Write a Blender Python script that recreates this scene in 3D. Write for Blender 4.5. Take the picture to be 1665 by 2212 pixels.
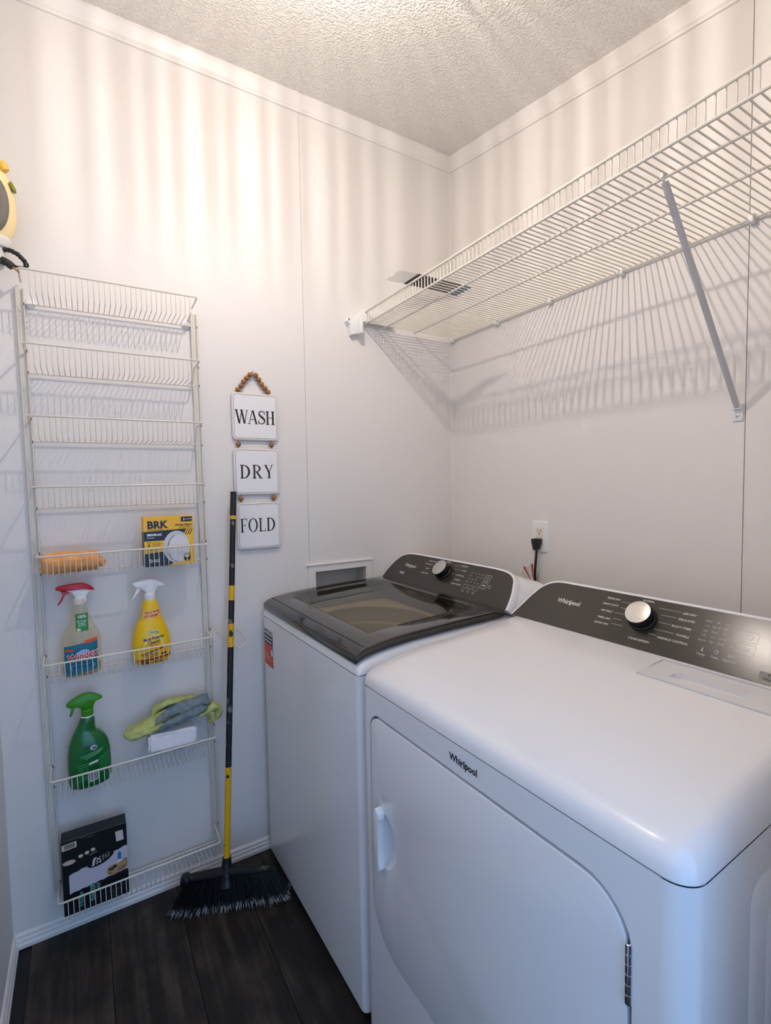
import bpy, bmesh, math, random
from mathutils import Vector, Matrix, noise as mnoise
for o in list(bpy.data.objects): bpy.data.objects.remove(o)
S = bpy.context.scene
COL = S.collection
random.seed(7)
PI = math.pi

# ------------------------------------------------------------------ camera
def cam_axes(yaw, pitch, roll):
    f = Vector((math.sin(yaw)*math.cos(pitch), math.cos(yaw)*math.cos(pitch), math.sin(pitch)))
    r = Vector((math.cos(yaw), -math.sin(yaw), 0)); u = r.cross(f)
    return r*math.cos(roll)+u*math.sin(roll), -r*math.sin(roll)+u*math.cos(roll), f
CR, CU, CF = cam_axes(.5485, -.0543, -.0168)
cd = bpy.data.cameras.new('camera'); cam = bpy.data.objects.new('camera', cd); COL.objects.link(cam)
cam.matrix_world = Matrix(((CR.x, CU.x, -CF.x, -1.4309), (CR.y, CU.y, -CF.y, -1.7484), (CR.z, CU.z, -CF.z, 1.3342), (0, 0, 0, 1)))
cd.sensor_fit = 'HORIZONTAL'; cd.sensor_width = 36; cd.lens = 36*1069.07/1665
cd.clip_start = .02; cd.clip_end = 100
S.camera = cam
# ------------------------------------------------------------------ daylight and exposure
W = bpy.data.worlds.new('daylight'); S.world = W; W.use_nodes = True
bgn = W.node_tree.nodes['Background']; bgn.inputs[0].default_value = (.33, .57, 1.0, 1); bgn.inputs[1].default_value = 1.62
LAMP = Vector((-.98, -.815, 2.44)); LAMP_STRENGTH = 8700.0
S.view_settings.view_transform = 'Standard'; S.view_settings.look = 'None'
S.view_settings.exposure = 0.46; S.view_settings.gamma = 1.0; S.view_settings.use_curve_mapping = False

# ------------------------------------------------------------------ materials
def lin(c):
    return tuple(((v/255)/12.92 if v/255 <= .04045 else ((v/255+.055)/1.055)**2.4) for v in c)
MATS = {}
def mat(name, c, rough=.5, metal=0., bump=None, var=None, trans=0., coat=0., spec=.5, emit=None, sss=0.):
    """c: sRGB 0-255. bump=(scale,strength,distance). var=(scale,colour2,lo,hi)"""
    if name in MATS: return MATS[name]
    m = bpy.data.materials.new(name); m.use_nodes = True; MATS[name] = m
    nt = m.node_tree; p = nt.nodes['Principled BSDF']
    p.inputs['Base Color'].default_value = (*lin(c), 1); p.inputs['Roughness'].default_value = rough
    p.inputs['Metallic'].default_value = metal; p.inputs['Specular IOR Level'].default_value = spec
    p.inputs['Transmission Weight'].default_value = trans; p.inputs['Coat Weight'].default_value = coat
    if emit: p.inputs['Emission Color'].default_value = (*emit[0], 1); p.inputs['Emission Strength'].default_value = emit[1]
    tc = nt.nodes.new('ShaderNodeTexCoord')
    if bump:
        n = nt.nodes.new('ShaderNodeTexNoise'); n.inputs['Scale'].default_value = bump[0]; n.inputs['Detail'].default_value = 4
        b = nt.nodes.new('ShaderNodeBump'); b.inputs['Strength'].default_value = bump[1]; b.inputs['Distance'].default_value = bump[2]
        nt.links.new(tc.outputs['Object'], n.inputs['Vector']); nt.links.new(n.outputs[0], b.inputs['Height']); nt.links.new(b.outputs[0], p.inputs['Normal'])
    if var:
        n = nt.nodes.new('ShaderNodeTexNoise'); n.inputs['Scale'].default_value = var[0]; n.inputs['Detail'].default_value = 5
        r = nt.nodes.new('ShaderNodeValToRGB'); r.color_ramp.elements[0].position = var[2]; r.color_ramp.elements[1].position = var[3]
        r.color_ramp.elements[0].color = (*lin(c), 1); r.color_ramp.elements[1].color = (*lin(var[1]), 1)
        nt.links.new(tc.outputs['Object'], n.inputs['Vector']); nt.links.new(n.outputs[0], r.inputs[0]); nt.links.new(r.outputs[0], p.inputs['Base Color'])
    return m
def clear(name, tint, rough=.05, ior=1.5, body=0., bodycol=(200, 200, 200)):
    """thin clear plastic or tinted pane: see-through with a facing-dependent sheen"""
    if name in MATS: return MATS[name]
    m = bpy.data.materials.new(name); m.use_nodes = True; MATS[name] = m
    nt = m.node_tree; nt.nodes.remove(nt.nodes['Principled BSDF']); out = nt.nodes['Material Output']
    t = nt.nodes.new('ShaderNodeBsdfTransparent'); t.inputs[0].default_value = (*lin(tint), 1)
    g = nt.nodes.new('ShaderNodeBsdfGlossy'); g.inputs['Roughness'].default_value = rough
    fr = nt.nodes.new('ShaderNodeFresnel'); fr.inputs[0].default_value = ior
    geo = nt.nodes.new('ShaderNodeNewGeometry'); ib = nt.nodes.new('ShaderNodeMath'); ib.operation = 'SUBTRACT'; ib.inputs[0].default_value = 1.; nt.links.new(geo.outputs['Backfacing'], ib.inputs[1])
    fm_ = nt.nodes.new('ShaderNodeMath'); fm_.operation = 'MULTIPLY'; nt.links.new(fr.outputs[0], fm_.inputs[0]); nt.links.new(ib.outputs[0], fm_.inputs[1])   # the outer skin reflects, the inner one only lets light out
    mx = nt.nodes.new('ShaderNodeMixShader'); nt.links.new(fm_.outputs[0], mx.inputs[0]); nt.links.new(g.outputs[0], mx.inputs[2])
    if body > 0:
        d = nt.nodes.new('ShaderNodeBsdfDiffuse'); d.inputs[0].default_value = (*lin(bodycol), 1)
        m2 = nt.nodes.new('ShaderNodeMixShader'); m2.inputs[0].default_value = body
        nt.links.new(t.outputs[0], m2.inputs[1]); nt.links.new(d.outputs[0], m2.inputs[2]); nt.links.new(m2.outputs[0], mx.inputs[1])
    else: nt.links.new(t.outputs[0], mx.inputs[1])
    nt.links.new(mx.outputs[0], out.inputs[0])
    return m

M_wall = mat('painted_panel', (232, 228, 224), .55, bump=(260, .05, .001))
M_trim = mat('white_trim', (236, 232, 228), .4)
M_seam = mat('seam_filler', (230, 225, 220), .8)
M_white = mat('appliance_enamel', (236, 236, 238), .22, coat=.3)
M_whitep = mat('white_plastic', (238, 238, 238), .35)
M_wire = mat('vinyl_coated_wire', (226, 220, 208), .35)
M_black = mat('black_plastic', (16, 16, 18), .35)
M_fascia = mat('charcoal_fascia', (54, 50, 43), .2, bump=(900, .06, .0005))
M_print = mat('pale_print', (205, 205, 200), .5)
M_steel = mat('brushed_steel', (205, 203, 200), .28, metal=1.)
M_chrome = mat('chrome', (225, 225, 225), .12, metal=1.)
M_dark = mat('dark_gap', (22, 22, 24), .7)

# ------------------------------------------------------------------ mesh helpers
def link(o, parent=None):
    COL.objects.link(o)
    if parent is not None: o.parent = parent
    return o
class MB:
    def __init__(s): s.v = []; s.f = []
    def add(s, vs, fs):
        b = len(s.v); s.v += [tuple(v) for v in vs]; s.f += [tuple(i+b for i in f) for f in fs]; return s
    def box(s, a, b):
        x0, y0, z0 = a; x1, y1, z1 = b
        return s.add([(x0,y0,z0),(x1,y0,z0),(x1,y1,z0),(x0,y1,z0),(x0,y0,z1),(x1,y0,z1),(x1,y1,z1),(x0,y1,z1)],
                     [(0,3,2,1),(4,5,6,7),(0,1,5,4),(1,2,6,5),(2,3,7,6),(3,0,4,7)])
    def mesh_in(s, me, M=None):
        return s.add([(M @ v.co) if M else v.co for v in me.vertices], [tuple(p.vertices) for p in me.polygons])
    def xf(s, M): s.v = [tuple(M @ Vector(v)) for v in s.v]; return s
    def tube(s, path, r, n=6, cap=True, closed=False):
        path = [Vector(p) for p in path]; N = len(path); rr = r if isinstance(r, (list, tuple)) else [r]*N
        rings = []; prev = None
        for i, p in enumerate(path):
            if closed: d = (path[(i+1) % N]-path[i-1])
            elif i == 0: d = path[1]-p
            elif i == N-1: d = p-path[-2]
            else: d = (path[i+1]-p).normalized()+(p-path[i-1]).normalized()
            d = d.normalized()
            if prev is None:
                a = Vector((0, 0, 1)) if abs(d.z) < .9 else Vector((1, 0, 0))
                x = d.cross(a).normalized()
            else:
                x = (prev-d*prev.dot(d)).normalized()
            prev = x; y = d.cross(x)
            k = 1.
            if 0 < i < N-1 and not closed:
                c = (path[i+1]-p).normalized().dot((p-path[i-1]).normalized()); k = min(1.6, 1/max(.4, math.sqrt((1+c)/2)))
            rings.append([p+(x*math.cos(2*PI*j/n)+y*math.sin(2*PI*j/n))*rr[i]*k for j in range(n)])
        vs = [v for R in rings for v in R]; fs = []
        for i in range(N if closed else N-1):
            a = i*n; b = ((i+1) % N)*n
            for j in range(n): fs.append((a+j, a+(j+1) % n, b+(j+1) % n, b+j))
        if cap and not closed: fs += [tuple(reversed(range(n))), tuple((N-1)*n+j for j in range(n))]
        return s.add(vs, fs)
    def lathe(s, prof, n=24, M=None, cap=True):
        """prof: list of (r,z), axis z"""
        vs = []; fs = []
        for r, z in prof:
            for j in range(n): vs.append(Vector((r*math.cos(2*PI*j/n), r*math.sin(2*PI*j/n), z)))
        for i in range(len(prof)-1):
            for j in range(n): fs.append((i*n+j, i*n+(j+1) % n, (i+1)*n+(j+1) % n, (i+1)*n+j))
        if cap: fs += [tuple(reversed(range(n))), tuple((len(prof)-1)*n+j for j in range(n))]
        if M is not None: vs = [M @ v for v in vs]
        return s.add(vs, fs)
    def rings(s, R, closed=True, cap=True):
        """loft a list of equal-length rings"""
        n = len(R[0]); vs = [v for r in R for v in r]; fs = []
        for i in range(len(R)-1):
            for j in range(n if closed else n-1): fs.append((i*n+j, i*n+(j+1) % n, (i+1)*n+(j+1) % n, (i+1)*n+j))
        if cap: fs += [tuple(reversed(range(n))), tuple((len(R)-1)*n+j for j in range(n))]
        return s.add(vs, fs)
    def grid(s, fn, nu, nv, skip=None):
        vs = [fn(i/nu, j/nv) for i in range(nu+1) for j in range(nv+1)]; fs = []
        for i in range(nu):
            for j in range(nv):
                if skip and skip(i, j): continue
                a = i*(nv+1)+j; fs.append((a, a+1, a+nv+2, a+nv+1))
        return s.add(vs, fs)
    def prism(s, poly, d0, d1, ax='y'):
        """extrude a 2D polygon; ax y: poly in xz, ax x: poly in yz, ax z: poly in xy"""
        mk = {'y': lambda p, d: (p[0], d, p[1]), 'x': lambda p, d: (d, p[0], p[1]), 'z': lambda p, d: (p[0], p[1], d)}[ax]
        n = len(poly); vs = [mk(p, d0) for p in poly]+[mk(p, d1) for p in poly]
        fs = [tuple(range(n)), tuple(reversed(range(n, 2*n)))]+[(i, n+i, n+(i+1) % n, (i+1) % n) for i in range(n)]
        return s.add(vs, fs)
def mk(name, mb, material, parent=None, smooth=True, bevel=0., seg=2, angle=.6, weld=True):
    me = bpy.data.meshes.new(name)
    if isinstance(mb, bpy.types.Mesh): me = mb; me.name = name
    else: me.from_pydata([tuple(v) for v in mb.v], [], mb.f)
    bm = bmesh.new(); bm.from_mesh(me)
    if weld: bmesh.ops.remove_doubles(bm, verts=bm.verts, dist=1e-6)
    bmesh.ops.recalc_face_normals(bm, faces=bm.faces)
    if bevel:
        es = [e for e in bm.edges if len(e.link_faces) == 2 and e.calc_face_angle(0) > .5]
        bmesh.ops.bevel(bm, geom=es, offset=bevel, segments=seg, profile=.5, affect='EDGES', clamp_overlap=True)
    bm.to_mesh(me); bm.free()
    if smooth:
        me.shade_smooth(); me.set_sharp_from_angle(angle=angle)
    me.materials.append(material)
    return link(bpy.data.objects.new(name, me), parent)
def empty(name, loc=(0, 0, 0), rot=(0, 0, 0)):
    o = bpy.data.objects.new(name, None); o.location = loc; o.rotation_euler = rot; o.empty_display_size = .05
    return link(o)
def tag(o, label, cat, group=None):
    o['label'] = label; o['category'] = cat
    if group: o['group'] = group
    return o
def struct(o): o['kind'] = 'structure'; return o
def inst(src, name, parent, loc=(0, 0, 0), rot=None):
    o = bpy.data.objects.new(name, src.data); o.location = loc
    if rot: o.rotation_euler = rot
    return link(o, parent)
def rrect(x0, x1, y0, y1, r, n=6):
    """rounded rectangle, r one radius or (bl, br, tr, tl)"""
    if not isinstance(r, (tuple, list)): r = (r,)*4
    out = []
    for (cx, cy, a0, q) in ((x0+r[0], y0+r[0], PI, r[0]), (x1-r[1], y0+r[1], 1.5*PI, r[1]), (x1-r[2], y1-r[2], 0, r[2]), (x0+r[3], y1-r[3], .5*PI, r[3])):
        for k in range(n+1):
            a = a0+.5*PI*k/n; out.append((cx+q*math.cos(a), cy+q*math.sin(a)))
    return out
def ell(cx, cy, rx, ry, n=24, a0=0, a1=2*PI):
    return [(cx+rx*math.cos(a0+(a1-a0)*k/n), cy+ry*math.sin(a0+(a1-a0)*k/n)) for k in range(n if abs(a1-a0-2*PI) < 1e-6 else n+1)]
def holed(outer, holes, d0, d1, ax='y'):
    """flat plate with holes, extruded d0..d1"""
    bm = bmesh.new(); es = []
    for loop in [outer]+list(holes):
        vs = [bm.verts.new((p[0], p[1], 0)) for p in loop]
        for i in range(len(vs)): es.append(bm.edges.new((vs[i], vs[(i+1) % len(vs)])))
    bmesh.ops.triangle_fill(bm, use_beauty=True, use_dissolve=False, edges=es)
    bm.verts.index_update()
    fl = [tuple(v.index for v in f.verts) for f in bm.faces]; pts = [(v.co.x, v.co.y) for v in bm.verts]; bm.free()
    f3 = {'y': lambda p, d: (p[0], d, p[1]), 'x': lambda p, d: (d, p[0], p[1]), 'z': lambda p, d: (p[0], p[1], d)}[ax]
    mb = MB(); n = len(pts)
    fs = list(fl)+[tuple(i+n for i in reversed(f)) for f in fl]; b = 0
    for loop in [outer]+list(holes):
        m = len(loop); fs += [(b+i, b+(i+1) % m, n+b+(i+1) % m, n+b+i) for i in range(m)]; b += m
    return mb.add([f3(p, d0) for p in pts]+[f3(p, d1) for p in pts], fs)
_tc = {}
def text_mesh(s, size, align='LEFT', bold=0., shear=0., spacing=1.):
    cu = bpy.data.curves.new('t', 'FONT'); cu.body = s; cu.size = size; cu.align_x = align; cu.align_y = 'CENTER'
    cu.offset = bold; cu.shear = shear; cu.space_character = spacing; cu.resolution_u = 2; cu.fill_mode = 'FRONT'
    ob = bpy.data.objects.new('t', cu); me = bpy.data.meshes.new_from_object(ob)
    bpy.data.objects.remove(ob); bpy.data.curves.remove(cu)
    return me
def put_text(mb, s, M, size, align='LEFT', bold=0., shear=0., sx=1., spacing=1.):
    me = text_mesh(s, size, align, bold, shear, spacing)
    mb.mesh_in(me, M @ Matrix.Diagonal((sx, 1, 1, 1))); bpy.data.meshes.remove(me); return mb
def frame(o, x, y):
    """matrix with local x, y axes and origin"""
    x = Vector(x).normalized(); y = Vector(y).normalized(); z = x.cross(y)
    return Matrix(((x.x, y.x, z.x, o[0]), (x.y, y.y, z.y, o[1]), (x.z, y.z, z.z, o[2]), (0, 0, 0, 1)))
def flat(mb, poly, M):
    return mb.add([M @ Vector((p[0], p[1], 0)) for p in poly], [tuple(range(len(poly)))])
def ringpoly(mb, outer, inner, M):
    n = len(outer); return mb.add([M @ Vector((p[0], p[1], 0)) for p in outer+inner], [(i, (i+1) % n, n+(i+1) % n, n+i) for i in range(n)])

# ------------------------------------------------------------------ room shell
XL = -1.657; ZC0 = 2.7445; SL = .1608       # left wall, ceiling height at the far wall, ceiling fall per metre towards the doorway
YF = -1.62
def ceil(y): return ZC0+SL*y
# floor
fl = struct(mk('floor', MB().box((XL-.12, -3.2, -.08), (.12, .12, -.006)), M_dark, smooth=False))
def wood():
    m = bpy.data.materials.new('dark_vinyl_plank'); m.use_nodes = True; nt = m.node_tree; p = nt.nodes['Principled BSDF']
    tc = nt.nodes.new('ShaderNodeTexCoord'); oi = nt.nodes.new('ShaderNodeObjectInfo')
    mp = nt.nodes.new('ShaderNodeMapping'); mp.inputs['Scale'].default_value = (26, 1.6, 1)
    ad = nt.nodes.new('ShaderNodeVectorMath'); ad.operation = 'ADD'
    sc = nt.nodes.new('ShaderNodeVectorMath'); sc.operation = 'SCALE'; sc.inputs['Scale'].default_value = 13.
    nt.links.new(oi.outputs['Location'], sc.inputs[0]); nt.links.new(tc.outputs['Object'], mp.inputs[0]); nt.links.new(mp.outputs[0], ad.inputs[0]); nt.links.new(sc.outputs[0], ad.inputs[1])
    n1 = nt.nodes.new('ShaderNodeTexNoise'); n1.inputs['Scale'].default_value = 1.; n1.inputs['Detail'].default_value = 8; n1.inputs['Roughness'].default_value = .65
    nt.links.new(ad.outputs[0], n1.inputs['Vector'])
    n2 = nt.nodes.new('ShaderNodeTexNoise'); n2.inputs['Scale'].default_value = 9.; n2.inputs['Detail'].default_value = 5
    nt.links.new(tc.outputs['Object'], n2.inputs['Vector'])
    mm = nt.nodes.new('ShaderNodeMath'); mm.operation = 'MULTIPLY_ADD'; mm.inputs[1].default_value = .55
    nt.links.new(n2.outputs[0], mm.inputs[0]); nt.links.new(n1.outputs[0], mm.inputs[2])
    ra = nt.nodes.new('ShaderNodeMath'); ra.operation = 'MULTIPLY_ADD'; ra.inputs[1].default_value = .1; nt.links.new(oi.outputs['Random'], ra.inputs[0]); nt.links.new(mm.outputs[0], ra.inputs[2])
    r = nt.nodes.new('ShaderNodeValToRGB'); e = r.color_ramp.elements
    e[0].position = .58; e[0].color = (*lin((17, 15, 14)), 1); e[1].position = 1.0; e[1].color = (*lin((70, 61, 54)), 1)
    k = e.new(.78); k.color = (*lin((36, 31, 28)), 1)
    nt.links.new(ra.outputs[0], r.inputs[0]); nt.links.new(r.outputs[0], p.inputs['Base Color']); p.inputs['Roughness'].default_value = .55; p.inputs['Specular IOR Level'].default_value = .3
    b = nt.nodes.new('ShaderNodeBump'); b.inputs['Strength'].default_value = .25; b.inputs['Distance'].default_value = .001
    nt.links.new(n1.outputs[0], b.inputs['Height']); nt.links.new(b.outputs[0], p.inputs['Normal'])
    return m
M_wood = wood()
PW = .198; x = -1.02-PW*3; row = 0
plank_src = {}
while x < 0.02:
    x0 = max(x, XL); x1 = min(x+PW, .0)
    if x1-x0 > .01:
        ys = [0, -.62-(row*.37) % .6, -1.84-(row*.37) % .6, -3.1]
        for a, b in zip(ys, ys[1:]):
            w = round(x1-x0-.0012, 4); L = round(a-b-.0012, 4); key = (w, L)
            cxy = ((x0+x1)/2, (a+b)/2, 0)
            if key not in plank_src:
                o = mk('plank', MB().box((-w/2, -L/2, -.006), (w/2, L/2, 0)), M_wood, fl, bevel=.0008, seg=1); plank_src[key] = o
                o.location = cxy
            else: inst(plank_src[key], 'plank', fl, cxy)
    x += PW; row += 1
# far wall with the recess of the laundry box
HX0, HX1, HZ0, HZ1 = -.682, -.462, .86, 1.006
hole = [(HX0, HZ0), (HX1, HZ0), (HX1, HZ1), (HX0, HZ1)]
TOP = ZC0+.03
wb = struct(mk('wall_back', holed([(XL-.12, -.08), (.12, -.08), (.12, TOP), (XL-.12, TOP)], [hole], .005, .12), M_seam, smooth=False))
XS = -.705; g = .0006
mk('wall_panel', MB().box((XL, 0, 0), (XS-g, .005, TOP)), M_wall, wb, smooth=False)
mk('wall_panel', holed([(XS+g, 0), (0, 0), (0, TOP), (XS+g, TOP)], [hole], 0, .005), M_wall, wb, smooth=False)
wr = struct(mk('wall_right', MB().box((.005, YF-.12, -.08), (.12, .004, TOP)), M_seam, smooth=False))
YS = -1.1505; g = .0011
mk('wall_panel', MB().box((0, YS+g, 0), (.005, -.0006, TOP)), M_wall, wr, smooth=False)
mk('wall_panel', MB().box((0, YF, 0), (.005, YS-g, TOP)), M_wall, wr, smooth=False)
struct(mk('wall_left', MB().box((XL-.12, -3.2, -.08), (XL, .004, TOP)), M_wall, smooth=False))
# wall with the doorway the camera looks in through
DX1 = -.84; DZ = 2.10
wf = struct(mk('wall_front', MB().box((DX1, YF-.12, -.006), (.005, YF, TOP)).box((XL, YF-.12, DZ), (DX1, YF, TOP)), M_wall, smooth=False))
# sloping ceiling with stippled texture
def popcorn():
    m = bpy.data.materials.new('stippled_ceiling'); m.use_nodes = True; nt = m.node_tree; p = nt.nodes['Principled BSDF']
    p.inputs['Base Color'].default_value = (*lin((243, 239, 233)), 1); p.inputs['Roughness'].default_value = .36
    tc = nt.nodes.new('ShaderNodeTexCoord')
    n = nt.nodes.new('ShaderNodeTexNoise'); n.inputs['Scale'].default_value = 130; n.inputs['Detail'].default_value = 2
    v = nt.nodes.new('ShaderNodeTexVoronoi'); v.inputs['Scale'].default_value = 120
    r = nt.nodes.new('ShaderNodeValToRGB'); r.color_ramp.elements[0].position = .45; r.color_ramp.elements[1].position = .68
    mx = nt.nodes.new('ShaderNodeMath'); mx.operation = 'MULTIPLY_ADD'; mx.inputs[1].default_value = -.5
    b = nt.nodes.new('ShaderNodeBump'); b.inputs['Strength'].default_value = 1.; b.inputs['Distance'].default_value = .0024
    L = nt.links; L.new(tc.outputs['Object'], n.inputs['Vector']); L.new(tc.outputs['Object'], v.inputs['Vector']); L.new(n.outputs[0], r.inputs[0])
    L.new(v.outputs['Distance'], mx.inputs[0]); L.new(r.outputs[0], mx.inputs[2]); L.new(mx.outputs[0], b.inputs['Height']); L.new(b.outputs[0], p.inputs['Normal'])
    return m
yA, yB = .12, YF-.12
struct(mk('ceiling', MB().add([(XL-.12, yA, ceil(yA)), (.12, yA, ceil(yA)), (.12, yB, ceil(yB)), (XL-.12, yB, ceil(yB)),
     (XL-.12, yA, ceil(yA)+.08), (.12, yA, ceil(yA)+.08), (.12, yB, ceil(yB)+.08), (XL-.12, yB, ceil(yB)+.08)],
     [(0,1,2,3),(7,6,5,4),(0,4,5,1),(1,5,6,2),(2,6,7,3),(3,7,4,0)]), popcorn(), smooth=False))
# crown moulding: (out, down) profile under the ceiling
crown = [(0, .056), (.007, .056), (.008, .050), (.005, .047), (.009, .043), (.010, .039), (.008, .037), (.020, .012), (.024, .008), (.024, 0), (0, -.006)]
def crown_run(name, pts):
    return struct(mk(name, MB().rings(pts, closed=True, cap=True), M_trim, angle=.35))
crown_run('trim_1', [[(X, -o, ceil(0)-d-.003) for o, d in crown] for X in (XL, 0)])
crown_run('trim_2', [[(-o, Y, ceil(Y)-d) for o, d in crown] for Y in (-.001, YF)])
crown_run('trim_3', [[(XL+o, Y, ceil(Y)-d) for o, d in crown] for Y in (-.001, YF)])
struct(mk('trim_4', MB().prism([(-.013, 0), (-.013, -.002), (-.004, -.004), (0, -.004), (0, 0)], .04, ceil(0)-.05, 'z'), M_trim))
base = [(0, 0), (.013, 0), (.013, .010), (.010, .016), (.0095, .024), (.007, .027), (.0065, .036), (.003, .041), (0, .041)]
struct(mk('baseboard_back', MB().rings([[(X, -o, z) for o, z in base] for X in (XL, 0)]), M_trim, angle=.35))
struct(mk('baseboard_left', MB().rings([[(XL+o, Y, z) for o, z in base] for Y in (0, -3.1)]), M_trim, angle=.35))
struct(mk('baseboard_right', MB().rings([[(-o, Y, z) for o, z in base] for Y in (0, YF)]), M_trim, angle=.35))

# ------------------------------------------------------------------ ceiling lamp (just above the frame)
lt = empty('ceiling_light', (LAMP.x, LAMP.y, ceil(LAMP.y)))
tag(lt, 'small ceiling light with a ring of upright glass rods, just above the frame', 'ceiling light')
dz = LAMP.z-ceil(LAMP.y)
M_nickel = mat('satin_nickel', (190, 186, 180), .3, metal=1.)
mk('canopy', MB().lathe([(.0, .0), (.075, .008), (.075, -.012), (.06, -.022), (.012, -.026), (0, -.026)], 32, cap=False), M_nickel, lt)
mk('stem', MB().lathe([(.008, -.02), (.008, dz+.062)], 12), M_nickel, lt)
mk('ring', MB().tube([(.088*math.cos(2*PI*k/48), .088*math.sin(2*PI*k/48), dz+.031) for k in range(48)], .0012, 6, closed=True), clear('ring_glass', (232, 229, 226), .05), lt)
for k in range(3):
    a = 2*PI*k/3+.3
    mk('arm', MB().tube([(0, 0, dz+.075), (.088*math.cos(a), .088*math.sin(a), dz+.031)], .0012, 6), M_nickel, lt)
mk('socket', MB().lathe([(.015, dz+.03), (.017, dz+.05), (.012, dz+.065)], 16), M_nickel, lt)
mk('bulb', MB().lathe([(.001, dz-.045), (.012, dz-.042), (.02, dz-.03), (.024, dz-.01), (.02, dz+.015), (.014, dz+.031)], 20, cap=False), clear('bulb_glass', (250, 250, 250)), lt)
M_fil = bpy.data.materials.new('glowing_filament'); M_fil.use_nodes = True; _n = M_fil.node_tree; _n.nodes.remove(_n.nodes['Principled BSDF'])
_e = _n.nodes.new('ShaderNodeEmission'); _e.inputs[0].default_value = (1, .89, .80, 1); _e.inputs[1].default_value = LAMP_STRENGTH; _n.links.new(_e.outputs[0], _n.nodes['Material Output'].inputs[0])
mk('filament', MB().lathe([(.002, dz-.022), (.002, dz+.018)], 10), M_fil, lt)
M_rod = clear('ribbed_glass', (226, 223, 220), .05)
rnd = random.Random(3); rod_src = {}; NR = 62
for k in range(NR):
    a = 2*PI*(k+rnd.uniform(-.26, .26))/NR; R = rnd.choice((.0020, .0026, .0032))
    loc = (.088*math.cos(a), .088*math.sin(a), dz)
    if R not in rod_src:
        o = rod_src[R] = mk('glass_rod', MB().lathe([(R*.4, -.034), (R, -.031), (R, .027), (R*.5, .030)], 8), M_rod, lt); o.location = loc
    else: inst(rod_src[R], 'glass_rod', lt, loc)

# ------------------------------------------------------------------ washer and dryer (local x = depth from the front, local y = minus width)
def interp(tab, t):
    if t <= tab[0][0]: return tab[0][1]
    for (a, b), (c, d) in zip(tab, tab[1:]):
        if t <= c: return b+(d-b)*(t-a)/(c-a)
    return tab[-1][1]
def samples(cuts, step):
    out = []
    for a, b in zip(cuts, cuts[1:]):
        n = max(1, int(round((b-a)/step))); out += [a+(b-a)*k/n for k in range(n)]
    return out+[cuts[-1]]
def sheet(us, vs, zf, keep=lambda u, v: True, mb=None):
    mb = mb or MB(); idx = {}
    def vid(i, j):
        if (i, j) not in idx: idx[(i, j)] = len(mb.v); mb.v.append((us[i], -vs[j], zf(us[i], vs[j])))
        return idx[(i, j)]
    for i in range(len(us)-1):
        for j in range(len(vs)-1):
            if keep((us[i]+us[i+1])/2, (vs[j]+vs[j+1])/2): mb.f.append((vid(i, j), vid(i+1, j), vid(i+1, j+1), vid(i, j+1)))
    return mb
def edgeg(v, w, r):
    d = min(v, w-v)
    return 1. if d >= r else math.sqrt(max(0, 1-(1-d/r)**2))
def arc(r): return [0, r*.02, r*.08, r*.2, r*.4, r*.65, r]
class Fascia:
    def __init__(s, u0, z0, u1, z1):
        s.o = Vector((u0, 0, z0)); s.t = Vector((u1-u0, 0, z1-z0)).normalized(); s.n = Vector((-s.t.z, 0, s.t.x))
    def P(s, v, w, lift=0.): return s.o+s.t*w+Vector((0, -v, 0))+s.n*lift
    def M(s, v, w, lift=.0007): return frame(s.P(v, w, lift), (0, -1, 0), s.t)
def offset_poly(pts, d):
    """pts (v,w), open from bottom left round the top to bottom right; push outwards"""
    out = []
    for i, p in enumerate(pts):
        a = pts[max(0, i-1)]; b = pts[min(len(pts)-1, i+1)]
        t = Vector((b[0]-a[0], b[1]-a[1])).normalized(); n = Vector((-t.y, t.x)); out.append((p[0]+n.x*d, p[1]+n.y*d))
    return out
def smooth_poly(pts, it=2):
    for _ in range(it):
        q = [pts[0]]
        for a, b in zip(pts, pts[1:]):
            q += [(a[0]*.75+b[0]*.25, a[1]*.75+b[1]*.25), (a[0]*.25+b[0]*.75, a[1]*.25+b[1]*.75)]
        pts = q+[pts[-1]]
    return pts
def console(root, F, outline, depth, zrear, M_house=M_white):
    """black control panel with a white housing behind it"""
    face = smooth_poly(outline, 2)
    rim = offset_poly(face, .007)
    R = []
    def closed(fn, pts): return [fn(p) for p in pts]
    R.append(closed(lambda p: F.P(p[0], p[1], -.0004), face))
    R.append(closed(lambda p: F.P(p[0], p[1], .0005), offset_poly(face, .0012)))
    R.append(closed(lambda p: F.P(p[0], p[1], -.001), rim))
    R.append(closed(lambda p: F.P(p[0], p[1], -.012), offset_poly(face, .010)))
    R.append(closed(lambda p: F.P(p[0], p[1], -.020), offset_poly(face, .010)))
    R.append(closed(lambda p: F.P(p[0], p[1], -.0215), offset_poly(face, .0075)))
    vm = (outline[0][0]+outline[-1][0])/2
    def rear(k):
        def fn(p):
            q = F.P(p[0], p[1], -.021); tgt = Vector((depth, -(vm+(p[0]-vm)*1.01), zrear+p[1]*.55)); return q.lerp(tgt, k)
        return fn
    ob = offset_poly(face, .0078)
    for k in (.02, .35, .7, 1.): R.append(closed(rear(k), ob))
    mk('console_housing', MB().rings(R, closed=True, cap=True), M_house, root, angle=.5)
    cp = mk('control_panel', MB().add([F.P(p[0], p[1], .0006) for p in face]+[F.P(p[0], p[1], -.002) for p in face],
        [tuple(range(len(face)))]+[(i, len(face)+i, len(face)+(i+1) % len(face), (i+1) % len(face)) for i in range(len(face))]), M_fascia, root, angle=.5)
    return cp
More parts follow.
